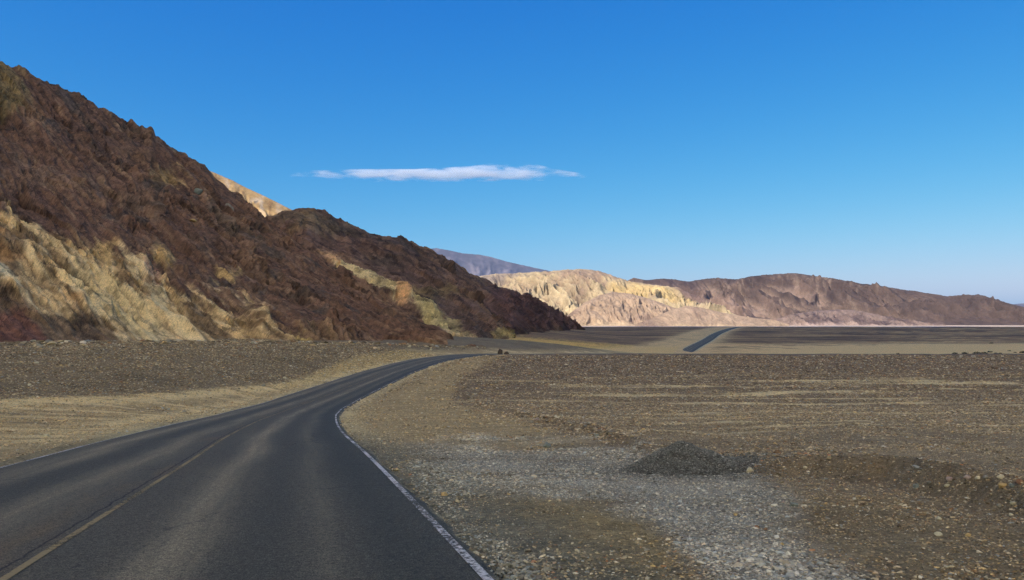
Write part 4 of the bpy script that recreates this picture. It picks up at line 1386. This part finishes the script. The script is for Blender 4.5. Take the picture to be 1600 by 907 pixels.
# bushes on the rim of the near flat
for i, (px, w, lab) in enumerate([
    (1492, 8, 'round dry bush standing on the rim of the near flat'),
    (1508, 5, 'low dry bush on the flat rim below the shrub row'),
    (1541, 5, 'low dry bush on the flat rim right of the round one'),
    (1563, 5, 'low dry bush on the flat rim near the right edge'),
    (1403, 5, 'small dry bush alone on the flat rim left of the round one')]):
    ysq = np.linspace(110, 175, 600); zz = ground_z((px - 800) / F * ysq, ysq)
    k = int(np.argmax(zz / ysq)); x, y, z = (px - 800) / F * ysq[k], ysq[k], zz[k]
    s = 0.5 * w * y / F
    fo, stm = SHR[(i + 1) % 3]
    e = obj('bush', None, label=lab, category='bush', group='dry bushes on the rim of the flat')
    e.location = (x, y, z - 0.03); e.scale = (s, s, s * 0.9); e.rotation_euler = (0, 0, i * 2.1)
    obj('foliage', fo, M_leaf, e); obj('stems', stm, M_stem, e)

# ------------------------------------------------------------------ cloud
def cloud():
    D0 = 14000.0
    x0, x1 = (448 - 800) / F * D0, (925 - 800) / F * D0
    zc = (HZ - 276) / F * D0
    nu, nv = 120, 24
    u = np.linspace(-1, 1, nu)
    V = []
    cx = (x0 + x1) / 2; hxw = (x1 - x0) / 2
    top = np.interp(u, [-1, -.85, -.5, -.15, .2, .45, .6, .8, 1], [.2, .5, .55, .5, .8, 1.25, 1.1, .5, .08]) * 215
    bot = np.interp(u, [-1, -.85, -.5, 0, .4, .7, 1], [.2, .8, .8, .75, .6, .55, .1]) * 105
    rad = 420 * np.sqrt(np.clip(1 - u * u, 0.002, 1))
    for i in range(nu):
        for j in range(nv):
            a = 2 * math.pi * j / nv
            s, c = math.sin(a), math.cos(a)
            zz = (top[i] if s > 0 else bot[i]) * s
            V.append((cx + u[i] * hxw, D0 + rad[i] * c, zc + zz))
    V = np.array(V)
    fcs = grid_faces(nu, nv, True)
    me = mesh_np('cloud', V, fcs)
    import bmesh
    bm_ = bmesh.new(); bm_.from_mesh(me)
    bm_.verts.ensure_lookup_table()
    bm_.faces.new([bm_.verts[j] for j in range(nv)]); bm_.faces.new([bm_.verts[(nu - 1) * nv + j] for j in reversed(range(nv))])
    bmesh.ops.recalc_face_normals(bm_, faces=bm_.faces)
    bm_.to_mesh(me); bm_.free()
    m = bpy.data.materials.new('thin cloud'); m.use_nodes = True
    nt = m.node_tree; nt.nodes.remove(nt.nodes['Principled BSDF'])
    L = nt.links.new
    out = nt.nodes['Material Output']
    vol = nt.nodes.new('ShaderNodeVolumePrincipled')
    vol.inputs['Color'].default_value = (0.82, 0.92, 1, 1)
    vol.inputs['Anisotropy'].default_value = 0.0
    tc = nt.nodes.new('ShaderNodeTexCoord')
    mp = N(nt, 'ShaderNodeMapping'); mp.inputs['Scale'].default_value = (0.0021, 0.0030, 0.013)
    L(tc.outputs['Object'], mp.inputs['Vector'])
    n1 = N(nt, 'ShaderNodeTexNoise', Scale=1.0, Detail=6.0, Roughness=0.6); L(mp.outputs[0], n1.inputs['Vector'])
    # thinner towards the rim of its own box
    ge = N(nt, 'ShaderNodeVectorMath', operation='SUBTRACT'); L(tc.outputs['Generated'], ge.inputs[0]); ge.inputs[1].default_value = (0.5, 0.5, 0.42)
    gm = N(nt, 'ShaderNodeVectorMath', operation='MULTIPLY'); L(ge.outputs[0], gm.inputs[0]); gm.inputs[1].default_value = (1.9, 1.6, 2.2)
    ln = N(nt, 'ShaderNodeVectorMath', operation='LENGTH'); L(gm.outputs[0], ln.inputs[0])
    rim = mathn(nt, 'SUBTRACT', 1.0, ln.outputs['Value'])
    dn = mathn(nt, 'ADD', mathn(nt, 'MULTIPLY', rim, 0.42), mathn(nt, 'SUBTRACT', n1.outputs['Fac'], 0.59))
    dn = mathn(nt, 'MULTIPLY', dn, 4.0, True)
    dn = mathn(nt, 'MULTIPLY', dn, 0.0060)
    L(dn, vol.inputs['Density'])
    L(vol.outputs[0], out.inputs['Volume'])
    o = obj('cloud', me, m, label='thin white streak of cloud in the blue sky', category='cloud')
    return o


cloud()

# ------------------------------------------------------------------ haze
def haze():
    B = 9600.0
    zlo, zhi = float(GZ.min()) - 3, 830.0
    V = np.array([(x, y, z) for z in (zlo, zhi) for x, y in ((-B, -B), (B, -B), (B, B), (-B, B))])
    Fq = [(3, 2, 1, 0), (4, 5, 6, 7), (0, 1, 5, 4), (1, 2, 6, 5), (2, 3, 7, 6), (3, 0, 4, 7)]
    me = mesh_np('haze', V, Fq, smooth=False)
    m = bpy.data.materials.new('thin air haze'); m.use_nodes = True
    nt = m.node_tree; nt.nodes.remove(nt.nodes['Principled BSDF'])
    vol = nt.nodes.new('ShaderNodeVolumePrincipled')
    vol.inputs['Color'].default_value = (0.36, 0.62, 1.0, 1)
    vol.inputs['Density'].default_value = 0.000022
    vol.inputs['Anisotropy'].default_value = 0.0
    nt.links.new(vol.outputs[0], nt.nodes['Material Output'].inputs['Volume'])
    obj('haze', me, m, kind='stuff', label='thin bluish haze in the air')


haze()
